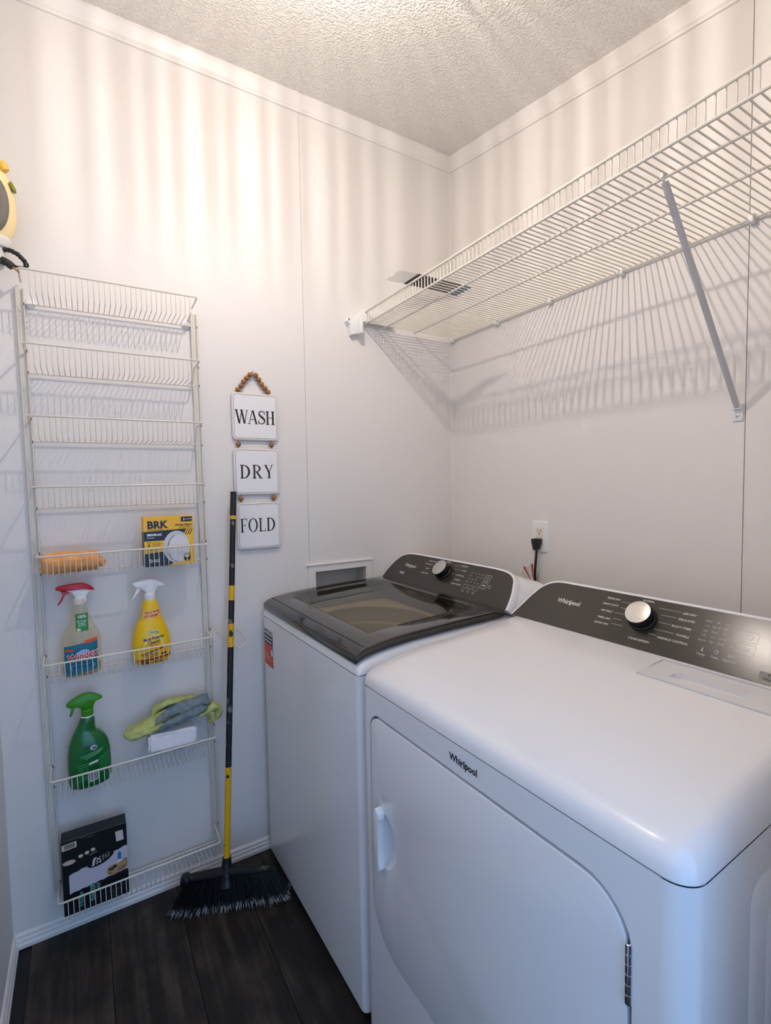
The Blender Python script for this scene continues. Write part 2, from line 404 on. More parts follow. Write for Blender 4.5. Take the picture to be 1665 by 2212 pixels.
def knob(root, F, v, w, r=.031):
    M = frame(F.P(v, w, 0), (0, -1, 0), F.t)
    b = mk('knob', MB().lathe([(r+.003, .0), (r+.003, .005), (r+.0005, .007), (r, .026), (r-.001, .029)], 40, M), M_black, root)
    mk('knob_face', MB().lathe([(r-.0015, .027), (r-.0012, .0298), (r-.004, .0303), (0.0001, .0303)], 40, M), M_steel, b)
def rrect_line(mb, x0, x1, y0, y1, r, t, M):
    ringpoly(mb, rrect(x0, x1, y0, y1, r, 3), rrect(x0+t, x1-t, y0+t, y1-t, max(.0004, r-t), 3), M)
def swirl_logo(root, M, size, m1, m2, nm='logo'):
    """the maker's word mark with its loop round the middle letters"""
    mb = MB(); put_text(mb, 'Whirlpool', M, size, 'CENTER', bold=size*.022, sx=.93)
    lo = mk(nm, mb, m1, root, smooth=False)
    k = MB(); N = 34; pts = []
    for i in range(N+1):
        a = math.radians(60-300*i/N); wd = size*(.012+.03*math.sin(PI*i/N)**2)
        cx, cy = size*.17, -size*.02; ca, sa = math.cos(.45), math.sin(.45)
        def P(rr): 
            ex, ey = (size*.62+rr)*math.cos(a), (size*.30+rr)*math.sin(a); return (cx+ex*ca-ey*sa, cy+ex*sa+ey*ca)
        pts.append((P(0), P(-wd)))
    z = size*.004
    for a, b in zip(pts, pts[1:]):
        k.add([M @ Vector((*a[0], z)), M @ Vector((*b[0], z)), M @ Vector((*b[1], z)), M @ Vector((*a[1], z))], [(0, 1, 2, 3)])
    mk('loop', k, m2, lo, smooth=False)
    return lo

# ---- washer
WA = empty('washing_machine', (-.9035, -.0356, 0), (0, 0, .017)); WW, WD = .693, .715
tag(WA, 'white top-loading washing machine with a dark glass lid, in the corner beside the dryer', 'washing machine')
def cabinet(name, w, d, z0, z1, r, root, material, ur=.014):
    """rounded-corner cabinet without top, outline in plan"""
    pl = rrect(0, d, -w, 0, (r, .006, .006, r), 5)
    mb = MB().rings([[(p[0], p[1], z) for p in pl] for z in (z0, z1)], closed=True, cap=False)
    return mk(name, mb, material, root, angle=.5)
cabinet('cabinet', WW, WD, .028, .880, .016, WA, M_white)
mk('plinth', MB().box((.02, -WW+.02, .006), (WD-.02, -.02, .034)), M_dark, WA, smooth=False)
for fu in (.05, WD-.05):
    for fv in (.05, WW-.05): mk('foot', MB().lathe([(.018, 0), (.018, .012), (.008, .014), (.008, .034)], 14, Matrix.Translation((fu, -fv, 0))), M_black, WA)
WIN = (.084, .452, .085, .602)       # window of the lid: u0,u1,v0,v1
lidz = [(0, .926), (.012, .935), (.03, .942), (.08, .950), (.15, .956), (.3, .962), (.52, .967)]
us = samples([0, .02, .06, .47, WD-.03, WD], .06); us = arc(.02)+[u for u in us if u > .021]
vs = arc(.02)+[v for v in samples([.02, .06, WW-.06, WW-.02], .06) if v > .021]+[WW-a for a in reversed(arc(.02)[:-1])]
def wtop(u, v):
    h = interp([(0, 0), (.002, .014), (.008, .022), (.02, .027), (.05, .036), (.15, .048), (.3, .053), (.5, .057), (WD, .058)], u)
    return .8825+h*edgeg(v, WW, .02)
mbt = sheet(us, vs, wtop, lambda u, v: not (.06 < u < .47 and .06 < v < WW-.06))
mbt.rings([[(p[0], p[1], z) for p in rrect(0, WD, -WW, 0, (.016, .006, .006, .016), 5)] for z in (.8825, .8815)], cap=False)
mk('top_panel', mbt, M_white, WA, angle=.6)
# inside seen through the lid: inner deck, drum and wash plate
M_tub = mat('tub_plastic', (214, 210, 196), .5); M_drum = mat('drum_grey', (186, 181, 168), .4)
dc = (.262, -.345)
mk('inner_deck', holed(rrect(.055, .475, -WW+.055, -.055, .03, 4), [ell(dc[0], dc[1], .195, .235, 40)], .885, .889, 'z'), M_tub, WA)
dr = MB().rings([[(p[0], p[1], z) for p in ell(dc[0], dc[1], .197*s, .237*s, 40)] for s, z in ((1, .889), (1.02, .87), (1.02, .83), (.97, .825), (.97, .55), (.9, .52))], cap=False)
drum = mk('drum', dr, M_drum, WA)
mk('wash_plate', MB().lathe([(.2, .53), (.17, .545), (.09, .56), (.05, .60), (.03, .61), (0.0001, .612)], 32, Matrix.Translation((dc[0], dc[1], 0))), M_tub, WA)
# lid: dark frame and smoked pane
ul = samples([.0, .004, .012, .03, WIN[0], WIN[1], .497], .04); vl = samples([.012, .02, WIN[2], WIN[3], WW-.018, WW-.010], .05)
def lz(u, v): return interp(lidz, u)
inwin = lambda u, v: WIN[0] < u < WIN[1] and WIN[2] < v < WIN[3]
def slab(keep, t, dz=0.):
    a = sheet(ul, vl, lambda u, v: lz(u, v)+dz, keep); b = sheet(ul, vl, lambda u, v: lz(u, v)+dz-t, keep); n = len(a.v)
    cnt = {}
    for f in a.f:
        for i in range(4):
            e = (f[i], f[(i+1) % 4]); k = tuple(sorted(e)); cnt.setdefault(k, []).append(e)
    m = MB().add(a.v+b.v, a.f+[tuple(i+n for i in reversed(f)) for f in b.f]+[(e[0][1], e[0][0], e[0][0]+n, e[0][1]+n) for e in cnt.values() if len(e) == 1])
    return m
M_lid = mat('black_glass_border', (34, 33, 30), .12, coat=.5)
mk('lid_frame', slab(lambda u, v: not inwin(u, v), .021), M_lid, WA, bevel=.003, seg=2, angle=.7)
mk('lid_pane', slab(inwin, .004, -.0002), clear('smoked_glass', (232, 228, 212), .03), WA, angle=.7)
mk('lid_groove', MB().rings([[(.028, -v, lz(.028, v)+.0004), (.0298, -v, lz(.03, v)+.0004)] for v in (.02, WW-.02)], closed=False, cap=False), M_dark, WA, smooth=False)
mk('lid_grip', MB().rings([[(.006, -v, .905), (.006, -v, .9285), (.02, -v, .931), (.02, -v, .905)] for v in (.06, WW-.05)]), M_black, WA, bevel=.003)
FW = Fascia(.5, .963, .588, 1.062)
ow = [(.006, 0), (.010, .04), (.022, .078), (.045, .112), (.09, .1265), (.2, .1275), (.49, .1275), (.60, .1265), (.645, .112), (.664, .075), (.676, .04), (.682, 0)]
cpw = console(WA, FW, ow, WD-.012, .945)
knob(WA, FW, .338, .079)
swirl_logo(WA, FW.M(.138, .074), .0175, M_print, M_steel)
lb = MB()
for v, w, s, al in ((.268, .112, 'QUICK WASH', 'RIGHT'), (.256, .097, 'HEAVY DUTY', 'RIGHT'), (.252, .078, 'BULKY', 'RIGHT'), (.262, .058, 'DRAIN & SPIN', 'RIGHT'), (.333, .121, 'NORMAL', 'CENTER'),
                    (.405, .116, 'DELICATES', 'LEFT'), (.416, .098, 'COLORS', 'LEFT'), (.402, .078, 'CONTROLLED', 'LEFT'), (.41, .060, 'SANITIZE', 'LEFT'), (.404, .044, 'CLEAN WASHER', 'LEFT')):
    put_text(lb, s, FW.M(v, w), .0066, al, bold=.0001)
for v0, v1, w in ((.37, .40, .114), (.38, .41, .098), (.378, .398, .08), (.27, .295, .104), (.262, .29, .09)):
    flat(lb, [(0, 0), (v1-v0, 0), (v1-v0, .0006), (0, .0006)], FW.M(v0, w))
mk('dial_labels', lb, M_print, WA, smooth=False)
lb = MB()
for r in range(4):
    for c in range(4):
        if (r, c) in ((1, 1), (2, 3)): continue
        put_text(lb, ('Hot', 'Off', 'Low', 'Light')[(r+c) % 4], FW.M(.472+c*.017, .098-r*.0115), .0048, 'CENTER')
for k, s in enumerate(('Temp', 'Soil', 'Spin')): put_text(lb, s, FW.M(.476+k*.025, .027), .0065, 'CENTER')
for k in range(3): rrect_line(lb, .467+k*.025, .485+k*.025, .036, .052, .002, .0007, frame(FW.P(0, 0, .0007), (0, -1, 0), FW.t))
for w0, w1 in ((.077, .101), (.05, .073)): rrect_line(lb, .538, .564, w0, w1, .002, .0009, frame(FW.P(0, 0, .0007), (0, -1, 0), FW.t))
ringpoly(lb, ell(.551, .089, .006, .006, 16), ell(.551, .089, .005, .005, 16), frame(FW.P(0, 0, .0007), (0, -1, 0), FW.t))
flat(lb, [(.5465, .0575), (.5465, .0655), (.5535, .0615)], frame(FW.P(0, 0, .0007), (0, -1, 0), FW.t))
flat(lb, [(.555, .0575), (.557, .0575), (.557, .0655), (.555, .0655)], frame(FW.P(0, 0, .0007), (0, -1, 0), FW.t))
put_text(lb, 'Start', FW.M(.571, .065), .006); put_text(lb, 'Pause', FW.M(.571, .057), .006)
mk('button_labels', lb, M_print, WA, smooth=False)
sb = MB(); flat(sb, rrect(.098, .128, .033, .043, .001, 2), frame(FW.P(0, 0, .0007), (0, -1, 0), FW.t)); mk('badge', sb, mat('badge_violet', (150, 140, 175), .4), WA, smooth=False)
# warning sticker on the front
ST = frame((-.0006, -.012, .712), (0, -1, 0), (0, 0, 1)); ST2 = frame((-.0009, -.012, .712), (0, -1, 0), (0, 0, 1))
st = mk('sticker', MB().add([ST @ Vector(p) for p in ((0, 0, 0), (.092, 0, 0), (.092, .132, 0), (0, .132, 0), (0, 0, -.0005), (.092, 0, -.0005), (.092, .132, -.0005), (0, .132, -.0005))], [(0, 1, 2, 3), (4, 5, 1, 0), (5, 6, 2, 1), (6, 7, 3, 2), (7, 4, 0, 3)]), mat('sticker_white', (226, 224, 214), .5), WA, smooth=False)
mk('orange_field', flat(MB(), [(.004, .003), (.089, .003), (.089, .079), (.004, .079)], ST2), mat('sticker_orange', (214, 76, 40), .5), st, smooth=False)
mk('black_field', flat(MB(), [(.004, .079), (.089, .079), (.089, .113), (.004, .113)], ST2), M_black, st, smooth=False)
tb = MB(); put_text(tb, 'IMPORTANT!', ST2 @ Matrix.Translation((.046, .122, 0)), .0165, 'CENTER', bold=.0003, sx=.85); mk('lettering', tb, mat('olive_ink', (70, 72, 46), .6), st, smooth=False)
tb = MB()
ST3 = ST2 @ Matrix.Translation((0, 0, .0003))
for k in range(2): flat(tb, [(.010, .100-k*.013), (.084-k*.006, .100-k*.013), (.084-k*.006, .104-k*.013), (.010, .104-k*.013)], ST3)
flat(tb, ell(.077, .055, .0085, .014, 20), ST3)
mk('pale_lettering', tb, M_whitep, st, smooth=False)
tb = MB(); ringpoly(tb, ell(.077, .055, .0115, .018, 20), ell(.077, .055, .0085, .014, 20), ST3); mk('ring_mark', tb, M_black, st, smooth=False)
tb = MB()
for k in range(3): flat(tb, [(.008, .044-k*.009), (.050+.014*k, .044-k*.009), (.050+.014*k, .047-k*.009), (.008, .047-k*.009)], ST3)
mk('fine_print', tb, mat('sticker_pale_orange', (240, 170, 140), .6), st, smooth=False)

# ---- dryer
DR = empty('clothes_dryer', (-.8935, -.7375, 0), (0, 0, .0251)); DW, DD = .738, .712
tag(DR, 'white front-loading clothes dryer with a hinged square door, nearest to the camera', 'dryer')
pl = rrect(.014, DD, -DW+.0, 0, (.014, .006, .006, .006), 5)
# cabinet is an open-fronted box; the front panel with its door opening stands in front of it
mk('cabinet', MB().rings([[(p[0], p[1], z) for p in rrect(.03, DD, -DW, 0, (.004, .006, .006, .004), 4)] for z in (.028, .8725)], cap=False), M_white, DR, angle=.5)
mk('plinth', MB().box((.02, -DW+.02, .006), (DD-.02, -.02, .034)), M_dark, DR, smooth=False)
for fu in (.05, DD-.05):
    for fv in (.05, DW-.05): mk('foot', MB().lathe([(.018, 0), (.018, .012), (.008, .014), (.008, .034)], 14, Matrix.Translation((fu, -fv, 0))), M_black, DR)
# the door outline in (v,z)
def door_outline(e): return rrect(.052-e, .664+e, .285-e, .8135+e, (.10+e, .10+e, .065+e, .030+e), 8)
def toyz(pts): return [(-p[0], p[1]) for p in pts]
cr = .034
fpo = rrect(cr, DW-cr, .028, .8725, .001, 1)
mk('front_panel', holed(toyz(fpo), [toyz(door_outline(.0062))], 0, .034, 'x'), M_white, DR, smooth=False)
mk('door_recess', MB().prism(toyz(door_outline(.012)), .0345, .038, 'x'), mat('recess_shade_grey', (70, 70, 74), .5), DR, smooth=False)  # shade of the door groove put into the colour of this plate
for sgn in (0, 1):   # rounded vertical corners between the front panel and the sides
    R = []
    for z in (.028, .8725):
        R.append([((cr-cr*math.sin(a)), -((cr-cr*math.cos(a)) if sgn == 0 else DW-cr+cr*math.cos(a)), z) for a in [PI/2*k/10 for k in range(11)]])
    mk('front_corner', MB().rings(R, closed=False, cap=False), M_white, DR, angle=.9)
# embossed side panel
for (a, b, c, d, h) in ((.15, .60, .10, .815, .004), (.185, .565, .14, .775, .007)):
    o2 = rrect(a, b, c, d, .03, 5); o1 = rrect(a+.012, b-.012, c+.012, d-.012, .022, 5)
    mb = MB().rings([[(p[0], -DW+.0005, p[1]) for p in o2], [(p[0], -DW-h, p[1]) for p in o1]], cap=False)
    mb.add([(p[0], -DW-h, p[1]) for p in o1], [tuple(range(len(o1)))])
    mk('side_emboss', mb, M_white, DR, angle=.9)
# top
us = arc(.03)+[u for u in samples([.03, .1, .5, DD-.006, DD], .07) if u > .031]
vs = arc(.03)+[v for v in samples([.03, DW-.03], .05) if v > .031]+[DW-a for a in reversed(arc(.03)[:-1])]
def dtop(u, v):
    h = interp([(0, 0), (.0006, .006), (.0024, .014), (.006, .022), (.012, .028), (.0195, .032), (.03, .036), (.0785, .047), (.1675, .058), (.32, .068), (.5, .081), (DD, .086)], u)
    return .8755+h*edgeg(v, DW, .03)
LU0, LU1, LV0, LV1 = .385, .487, .447, .68    # lint-screen lid opening
us = sorted(set(us+[LU0, LU1])); vs = sorted(set(vs+[LV0, LV1]))
mbt = sheet(us, vs, dtop, lambda u, v: not (LU0 < u < LU1 and LV0 < v < LV1))
# corners of the front edge pulled round in plan
def roundplan(p):
    u, y, z = p; v = -y; r = .034
    for side in (0, 1):
        d = v if side == 0 else DW-v
        if u < r and d < r:
            dx, dy = r-u, r-d; L = max(dx, dy); Q = math.hypot(dx, dy)
            if Q > 1e-9:
                k = L/Q; u2, d2 = r-dx*k, r-dy*k; u = u2; v = d2 if side == 0 else DW-d2
    return (u, -v, z)
mbt.v = [roundplan(p) for p in mbt.v]
mk('top_panel', mbt, M_white, DR, angle=.8)
sk = rrect(0, DD, -DW, 0, (cr, .006, .006, cr), 8)
mk('top_skirt', MB().rings([[(p[0], p[1], z) for p in sk] for z in (.8755, .8745)], cap=False), M_white, DR)
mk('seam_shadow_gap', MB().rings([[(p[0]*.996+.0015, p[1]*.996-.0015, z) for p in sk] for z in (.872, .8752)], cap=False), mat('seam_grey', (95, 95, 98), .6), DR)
# lint-screen lid: sunken plate with finger slot
lzv = dtop(.43, .5)
def lplane(u): return dtop(u, .5)-.0025+.0055*(LU1-u)/(LU1-LU0)
sl = [(LU0+.028, LV0+.05), (LU0+.028, LV1-.06), (LU0+.052, LV1-.052), (LU0+.062, LV1-.06), (LU0+.062, LV0+.058), (LU0+.052, LV0+.05)]
lm = holed([(LU0+.0012, -LV0-.0012), (LU1-.0012, -LV0-.0012), (LU1-.0012, -LV1+.0012), (LU0+.0012, -LV1+.0012)], [[(a, -b) for a, b in sl]], 0, .006, 'z')
lm.v = [(x, y, lplane(x)-.006+z) for x, y, z in lm.v]
ld = mk('lint_lid', lm, M_white, DR, angle=.5)
pk = MB().rings([[(a, -b, lplane(a)-.001) for a, b in sl], [(a*.9+.044*1, -(b*.92+.045), lplane(a)-.016) for a, b in sl]], cap=False)
pk.add([(a*.9+.044, -(b*.92+.045), lplane(a)-.016) for a, b in sl], [tuple(range(len(sl)))])
mk('finger_slot', pk, M_white, ld, angle=.4)
mk('lint_lid_edge', MB().rings([[(a, -b, dtop(a, b)-.0005) for a, b in ((LU0, LV0), (LU1, LV0), (LU1, LV1), (LU0, LV1))], [(a, -b, dtop(a, b)-.012) for a, b in ((LU0, LV0), (LU1, LV0), (LU1, LV1), (LU0, LV1))]], cap=False)
   .add([(a, -b, dtop(a, b)-.011) for a, b in ((LU0, LV0), (LU1, LV0), (LU1, LV1), (LU0, LV1))], [(0, 1, 2, 3)]), M_white, DR, smooth=False)
# door
hp = [(.098, .605)]+[(.098+.052*math.cos(a), .548+.062*math.sin(a)) for a in [PI/2-PI*k/16 for k in range(1, 16)]]+[(.098, .486)]
door = mk('door', holed(toyz(door_outline(0)), [toyz(hp)], -.0015, .014, 'x'), M_white, DR, bevel=.0048, seg=3, angle=.7)
cup = MB(); hc = (.105, .547); R = []
for k, s in enumerate((1., .96, .86, .68, .42, .15)):
    R.append([(.0035+.024*math.sqrt(1-s*s) if s < 1 else .0016, -(hc[0]+(p[0]-hc[0])*s), hc[1]+(p[1]-hc[1])*s) for p in hp])
cup.rings(R, cap=True); cup.f = cup.f[:-2]+cup.f[-1:]
mk('handle_cup', cup, M_white, door, angle=.9)
# grip bar beside the cup: a bent flange with a rounded lip
gp = [(.0, .0), (.0, .128), (.010, .140), (.024, .130), (.026, .118), (.0215, .112), (.0215, .018), (.026, .006), (.020, -.002), (.010, -.006)]
gb = MB().prism([(-(.080+a), .482+b) for a, b in gp], -.0012, -.018, 'x')
mk('door_handle', gb, M_whitep, door, bevel=.0025, seg=2)
hg = MB()
for k in range(6):
    hg.lathe([(.0032, 0), (.0046, .0006), (.0046, .0126), (.0032, .0132)], 12, Matrix.Translation((-.001, -.6665, .684+k*.0133)))
mk('hinge', hg, M_chrome, door)
swirl_logo(DR, frame((-.0007, -.362, .845), (0, -1, 0), (0, 0, 1)), .0185, M_black, mat('logo_copper', (176, 120, 84), .35, metal=.6))
FD = Fascia(.5, .957, .590, 1.060)
od = [(.012, 0), (.03, .04), (.045, .075), (.064, .108), (.097, .129), (.15, .1305), (.59, .1305), (.641, .129), (.674, .108), (.693, .075), (.708, .04), (.726, 0)]
console(DR, FD, od, DD-.012, .945)
knob(DR, FD, .367, .0765, .0295)
swirl_logo(DR, FD.M(.166, .0765), .0178, M_print, M_steel)
lb = MB()
for v, w, s, al in ((.298, .112, 'MORE DRY', 'RIGHT'), (.300, .095, 'HEAVY DUTY', 'RIGHT'), (.292, .076, 'AIR ONLY', 'RIGHT'), (.295, .056, 'TIMED DRY', 'RIGHT'), (.295, .041, 'QUICK DRY', 'RIGHT'),
                    (.364, .1235, 'NORMAL', 'CENTER'), (.445, .110, 'LESS DRY', 'LEFT'), (.441, .094, 'DELICATES', 'LEFT'), (.433, .075, 'BULKY ITEMS', 'LEFT'), (.448, .056, 'TOWELS', 'LEFT'), (.413, .040, 'WRINKLE CONTROL', 'LEFT'), (.378, .022, 'STEAM REFRESH', 'CENTER')):
    put_text(lb, s, FD.M(v, w), .0069, al, bold=.00012)
for v0, v1, w in ((.392, .441, .111), (.402, .437, .095), (.405, .430, .076), (.40, .444, .057), (.393, .410, .043), (.303, .331, .108), (.305, .325, .092), (.298, .322, .076), (.30, .322, .06), (.30, .33, .046)):
    flat(lb, [(0, 0), (v1-v0, 0), (v1-v0, .0007), (0, .0007)], FD.M(v0, w))
mk('dial_labels', lb, M_print, DR, smooth=False)
lb = MB(); B0 = frame(FD.P(0, 0, .0007), (0, -1, 0), FD.t)
for r in range(5):
    for c in range(4):
        if (r, c) in ((0, 3), (1, 3), (3, 3)): continue
        put_text(lb, ('Damp', 'Off', 'Low', 'Normal', 'High')[(r*2+c) % 5], FD.M(.500+c*.0175, .104-r*.0115), .0048, 'CENTER')
for k, s in enumerate(('Temp', 'Time', 'Options')): put_text(lb, s, FD.M(.507+k*.026, .0265), .007, 'CENTER')
ringpoly(lb, ell(.533, .0385, .0042, .0042, 14), ell(.533, .0385, .0034, .0034, 14), B0); flat(lb, [(.5327, .0385), (.5333, .0385), (.5333, .0418), (.5327, .0418)], B0); flat(lb, [(.533, .0382), (.5355, .0382), (.5355, .0388), (.533, .0388)], B0)
flat(lb, rrect(.5062, .5078, .036, .0425, .0007, 2), B0); flat(lb, ell(.507, .0355, .0018, .0018, 10), B0)
for k in range(2): rrect_line(lb, .554+k*.006, .5585+k*.006, .035, .0415, .0008, .0006, B0)
for w0, w1 in ((.075, .098), (.047, .071)): rrect_line(lb, .565, .594, w0, w1, .002, .0009, B0)
ringpoly(lb, ell(.5795, .0865, .006, .006, 16), ell(.5795, .0865, .005, .005, 16), B0)
flat(lb, [(.5745, .055), (.5745, .063), (.5815, .059)], B0); flat(lb, [(.583, .055), (.585, .055), (.585, .063), (.583, .063)], B0)
mk('button_labels', lb, M_print, DR, smooth=False)
es = mk('energy_sticker', MB().prism([(-p[0], p[1]) for p in rrect(.612, .66, .004, .024, .003, 3)], 0, .0006, 'z').xf(frame(FD.P(0, 0, .0006), (0, 1, 0), FD.t)), mat('sticker_grey', (196, 192, 186), .5), DR, smooth=False)
tb = MB(); put_text(tb, 'PUSH', FD.M(.636, .0185, .0016), .0085, 'CENTER', bold=.0003); put_text(tb, 'Filter check', FD.M(.636, .0095, .0016), .0075, 'CENTER', bold=.0002, shear=.2); mk('lettering', tb, M_black, es, smooth=False)

# ------------------------------------------------------------------ wire wall shelf
SH = empty('wire_shelf', (0, 0, 1.9675)); tag(SH, 'white wire shelf running along the right wall above the washer and dryer', 'wall shelf')
YE = YF+.012
for x_, z_ in ((-.455, 0), (-.455, .046), (-.363, 0), (-.217, 0), (-.010, 0)):
    mk('rail', MB().tube([(x_, -.016, z_), (x_, YE, z_)], .0036, 8), M_wire, SH)
swm = None; n = 0; y_ = -.030
while y_ > YE+.01:
    if swm is None:
        swm = mk('wire', MB().tube([(-.004, 0, .0042), (-.448, 0, .0042), (-.4505, 0, .0065), (-.4515, 0, .010), (-.4515, 0, .0505)], .0018, 6), M_wire, SH); swm.location = (0, y_, 0)
    else: inst(swm, 'wire', SH, (0, y_, 0))
    y_ -= .0167; n += 1
for yc in (-.014, -.288, -.548, -.818, -1.159, -1.43):
    c = mk('wall_clip', MB().prism([(-.020, -.010), (-.004, -.012), (0, -.008), (0, .012), (-.012, .013), (-.020, .006)], -.007, .007), M_whitep, SH, bevel=.002); c.location = (0, yc, 0)
    if yc == -.014: c.location = (0, -.016, 0)
eb = [(-.537, 1.968), (-.528, 1.984), (-.505, 1.984), (-.475, 2.018), (-.435, 2.034), (-.39, 2.033), (-.345, 2.022), (-.325, 2.0), (-.318, 1.975), (-.335, 1.9745), (-.46, 1.9745), (-.487, 1.967), (-.487, 1.925), (-.518, 1.917), (-.522, 1.957)]
ebr = mk('end_bracket', MB().prism([(a, b-1.9675) for a, b in eb], -.026, 0), M_whitep, SH, bevel=.003)
mk('screw', MB().lathe([(.005, 0), (.005, .002), (.0001, .003)], 12, Matrix.Translation((-.529, -.026, .006)) @ Matrix.Rotation(PI/2, 4, 'X')), M_steel, ebr)
mk('bracket_lip', MB().box((-.492, -.05, -.046), (-.478, -.024, .018)), M_whitep, ebr, bevel=.003)
# diagonal brace
br = MB(); a = Vector((-.36, -1.143, -.008)); b = Vector((-.012, -1.137, -.452))
d = (b-a).normalized(); sx = Vector((0, 1, 0)); sy = d.cross(sx)
br.rings([[p+sx*(.0075*math.cos(t))+sy*(.0055*math.sin(t)) for t in [2*PI*k/12 for k in range(12)]] for p in (a, a.lerp(b, .5), b)])
bo = mk('brace', br, mat('brace_grey', (196, 196, 198), .4), SH)
mk('brace_foot', MB().box((-.004, -1.147, -.486), (0, -1.123, -.442)).box((-.016, -1.145, -.458), (-.002, -1.126, -.444)), M_whitep, bo, bevel=.0015)
mk('screw', MB().lathe([(.0045, 0), (.0045, .0015), (.0001, .0025)], 12, Matrix.Translation((-.004, -1.135, -.472)) @ Matrix.Rotation(-PI/2, 4, 'Y')), M_steel, bo)
mk('brace_hook', MB().tube([(-.358, -1.142, -.012), (-.37, -1.143, .000), (-.369, -1.143, .008), (-.358, -1.143, .008)], .003, 6), M_whitep, bo)

# leaflet in a clear sleeve lying on the shelf, tipped up on the front lip
A = Vector((-.312, -.486, 1.9770)); B = Vector((-.312, -.404, 1.9770)); Cc = Vector((-.46, -.303, 2.0235)); Dd = Vector((-.46, -.392, 2.0235))
up = (B-A).cross(Dd-A).normalized()
if up.z < 0: up = -up
LF = empty('leaflet', tuple((A+B+Cc+Dd)/4)); tag(LF, 'printed leaflet in a clear sleeve tipped over the front lip of the wire shelf', 'leaflet')
o0 = (A+B+Cc+Dd)/4
def quad(a0, a1, b0, b1, lift, t=.0012):
    """patch of the sheet, s along A->D, r along A->B"""
    def P(s, r): return (A.lerp(Dd, s)).lerp(B.lerp(Cc, s), r)-o0
    pts = [P(a0, b0), P(a1, b0), P(a1, b1), P(a0, b1)]
    return MB().add([p+up*lift for p in pts]+[p+up*(lift+t) for p in pts], [(0, 1, 2, 3), (7, 6, 5, 4), (0, 4, 5, 1), (1, 5, 6, 2), (2, 6, 7, 3), (3, 7, 4, 0)])
lfp = mk('printed_sheet', quad(0, 1, 0, 1, .0), mat('leaflet_brown', (104, 92, 78), .5, var=(40, (66, 70, 66), .4, .62)), LF, smooth=False)
mk('blue_panel', quad(.0, .17, 0, 1, -.0004, .0003), mat('leaflet_blue', (70, 126, 160), .5), lfp, smooth=False)
ms = mat('leaflet_pale', (158, 152, 138), .5)
for k in range(9): mk('text_line', quad(.24+k*.045, .262+k*.045, .08, .75+.2*random.random(), -.0004, .0003), ms, lfp, smooth=False)
mk('dark_panel', quad(.70, .98, .1, .9, -.0004, .0003), mat('leaflet_dark', (58, 52, 46), .5), lfp, smooth=False)
def filmf(s, t):
    p = (A.lerp(Dd, .9+s*.42)).lerp(B.lerp(Cc, .9+s*.42), t)-o0
    return p+up*(.003+.006*mnoise.noise(Vector((s*5, t*5, 1.3)))*s)+Vector((0, .012*s, .0))
mk('clear_sleeve', MB().grid(filmf, 12, 12), clear('film', (236, 236, 236), .12, body=.25, bodycol=(225, 225, 222)), LF)

# ------------------------------------------------------------------ wire storage rack on the far wall
RK = empty('wire_rack', (-1.3135, 0, 0), (0, -.0066, 0)); tag(RK, 'tall white eight-tier wire storage rack on the far wall', 'storage rack')
hw = .2145; dp = .115
for sx in (-1, 1):
    pr = [(-.0105, 0), (.0105, 0), (.0105, -.016), (.0065, -.016), (.0065, -.006), (-.0065, -.006), (-.0065, -.016), (-.0105, -.016)]
    u = mk('upright', MB().prism([(a+sx*.2305, b) for a, b in pr], .135, 1.905, 'z'), M_wire, RK, smooth=False, bevel=.0012, seg=1)
    for zz in (1.86, 1.73, 1.67, 1.54, 1.475, 1.346, 1.285, 1.155, 1.094, .854, .793, .52, .46, .166):
        mk('slot', MB().box((sx*.2305+.0075, -.0166, zz-.004), (sx*.2305+.0095, -.0158, zz+.004)), M_dark, u, smooth=False)
TIERS = [1.922, 1.729, 1.5375, 1.346, 1.155, .854, .522, .166]; FH = .060
wmesh = None
for ti, zt in enumerate(TIERS):
    rb = MB(); c = .010; L = hw
    rb.tube([(-L-.012, -.012, zt-.002), (-L-.010, -dp+c+.01, zt), (-L-.008, -dp+c*.4, zt), (-L-.002, -dp, zt), (L+.002, -dp, zt), (L+.008, -dp+c*.4, zt), (L+.010, -dp+c+.01, zt), (L+.012, -.012, zt-.002)], .0026, 7)
    bk = mk('basket', rb, M_wire, RK)
    mk('back_rail', MB().tube([(-L-.012, -.0135, zt-FH), (L+.012, -.0135, zt-FH)], .0024, 7), M_wire, bk)
    for k in range(31):
        xx = -L+.0135+k*(2*L-.027)/30
        if wmesh is None:
            wmesh = mk('wire', MB().tube([(0, -dp+.001, 0), (0, -dp+.001, -FH+.006), (0, -dp+.006, -FH), (0, -.012, -FH)], .00115, 5), M_wire, bk); wmesh.location = (xx, 0, zt)
        else: inst(wmesh, 'wire', bk, (xx, 0, zt))
for sx in (-1, 1):
    mk('mounting_clip', MB().lathe([(.0135, 0), (.0135, .006), (.009, .012), (.004, .013)], 18, Matrix.Translation((sx*(hw-.006), 0, 1.866)) @ Matrix.Rotation(PI/2, 4, 'X')), M_whitep, RK)

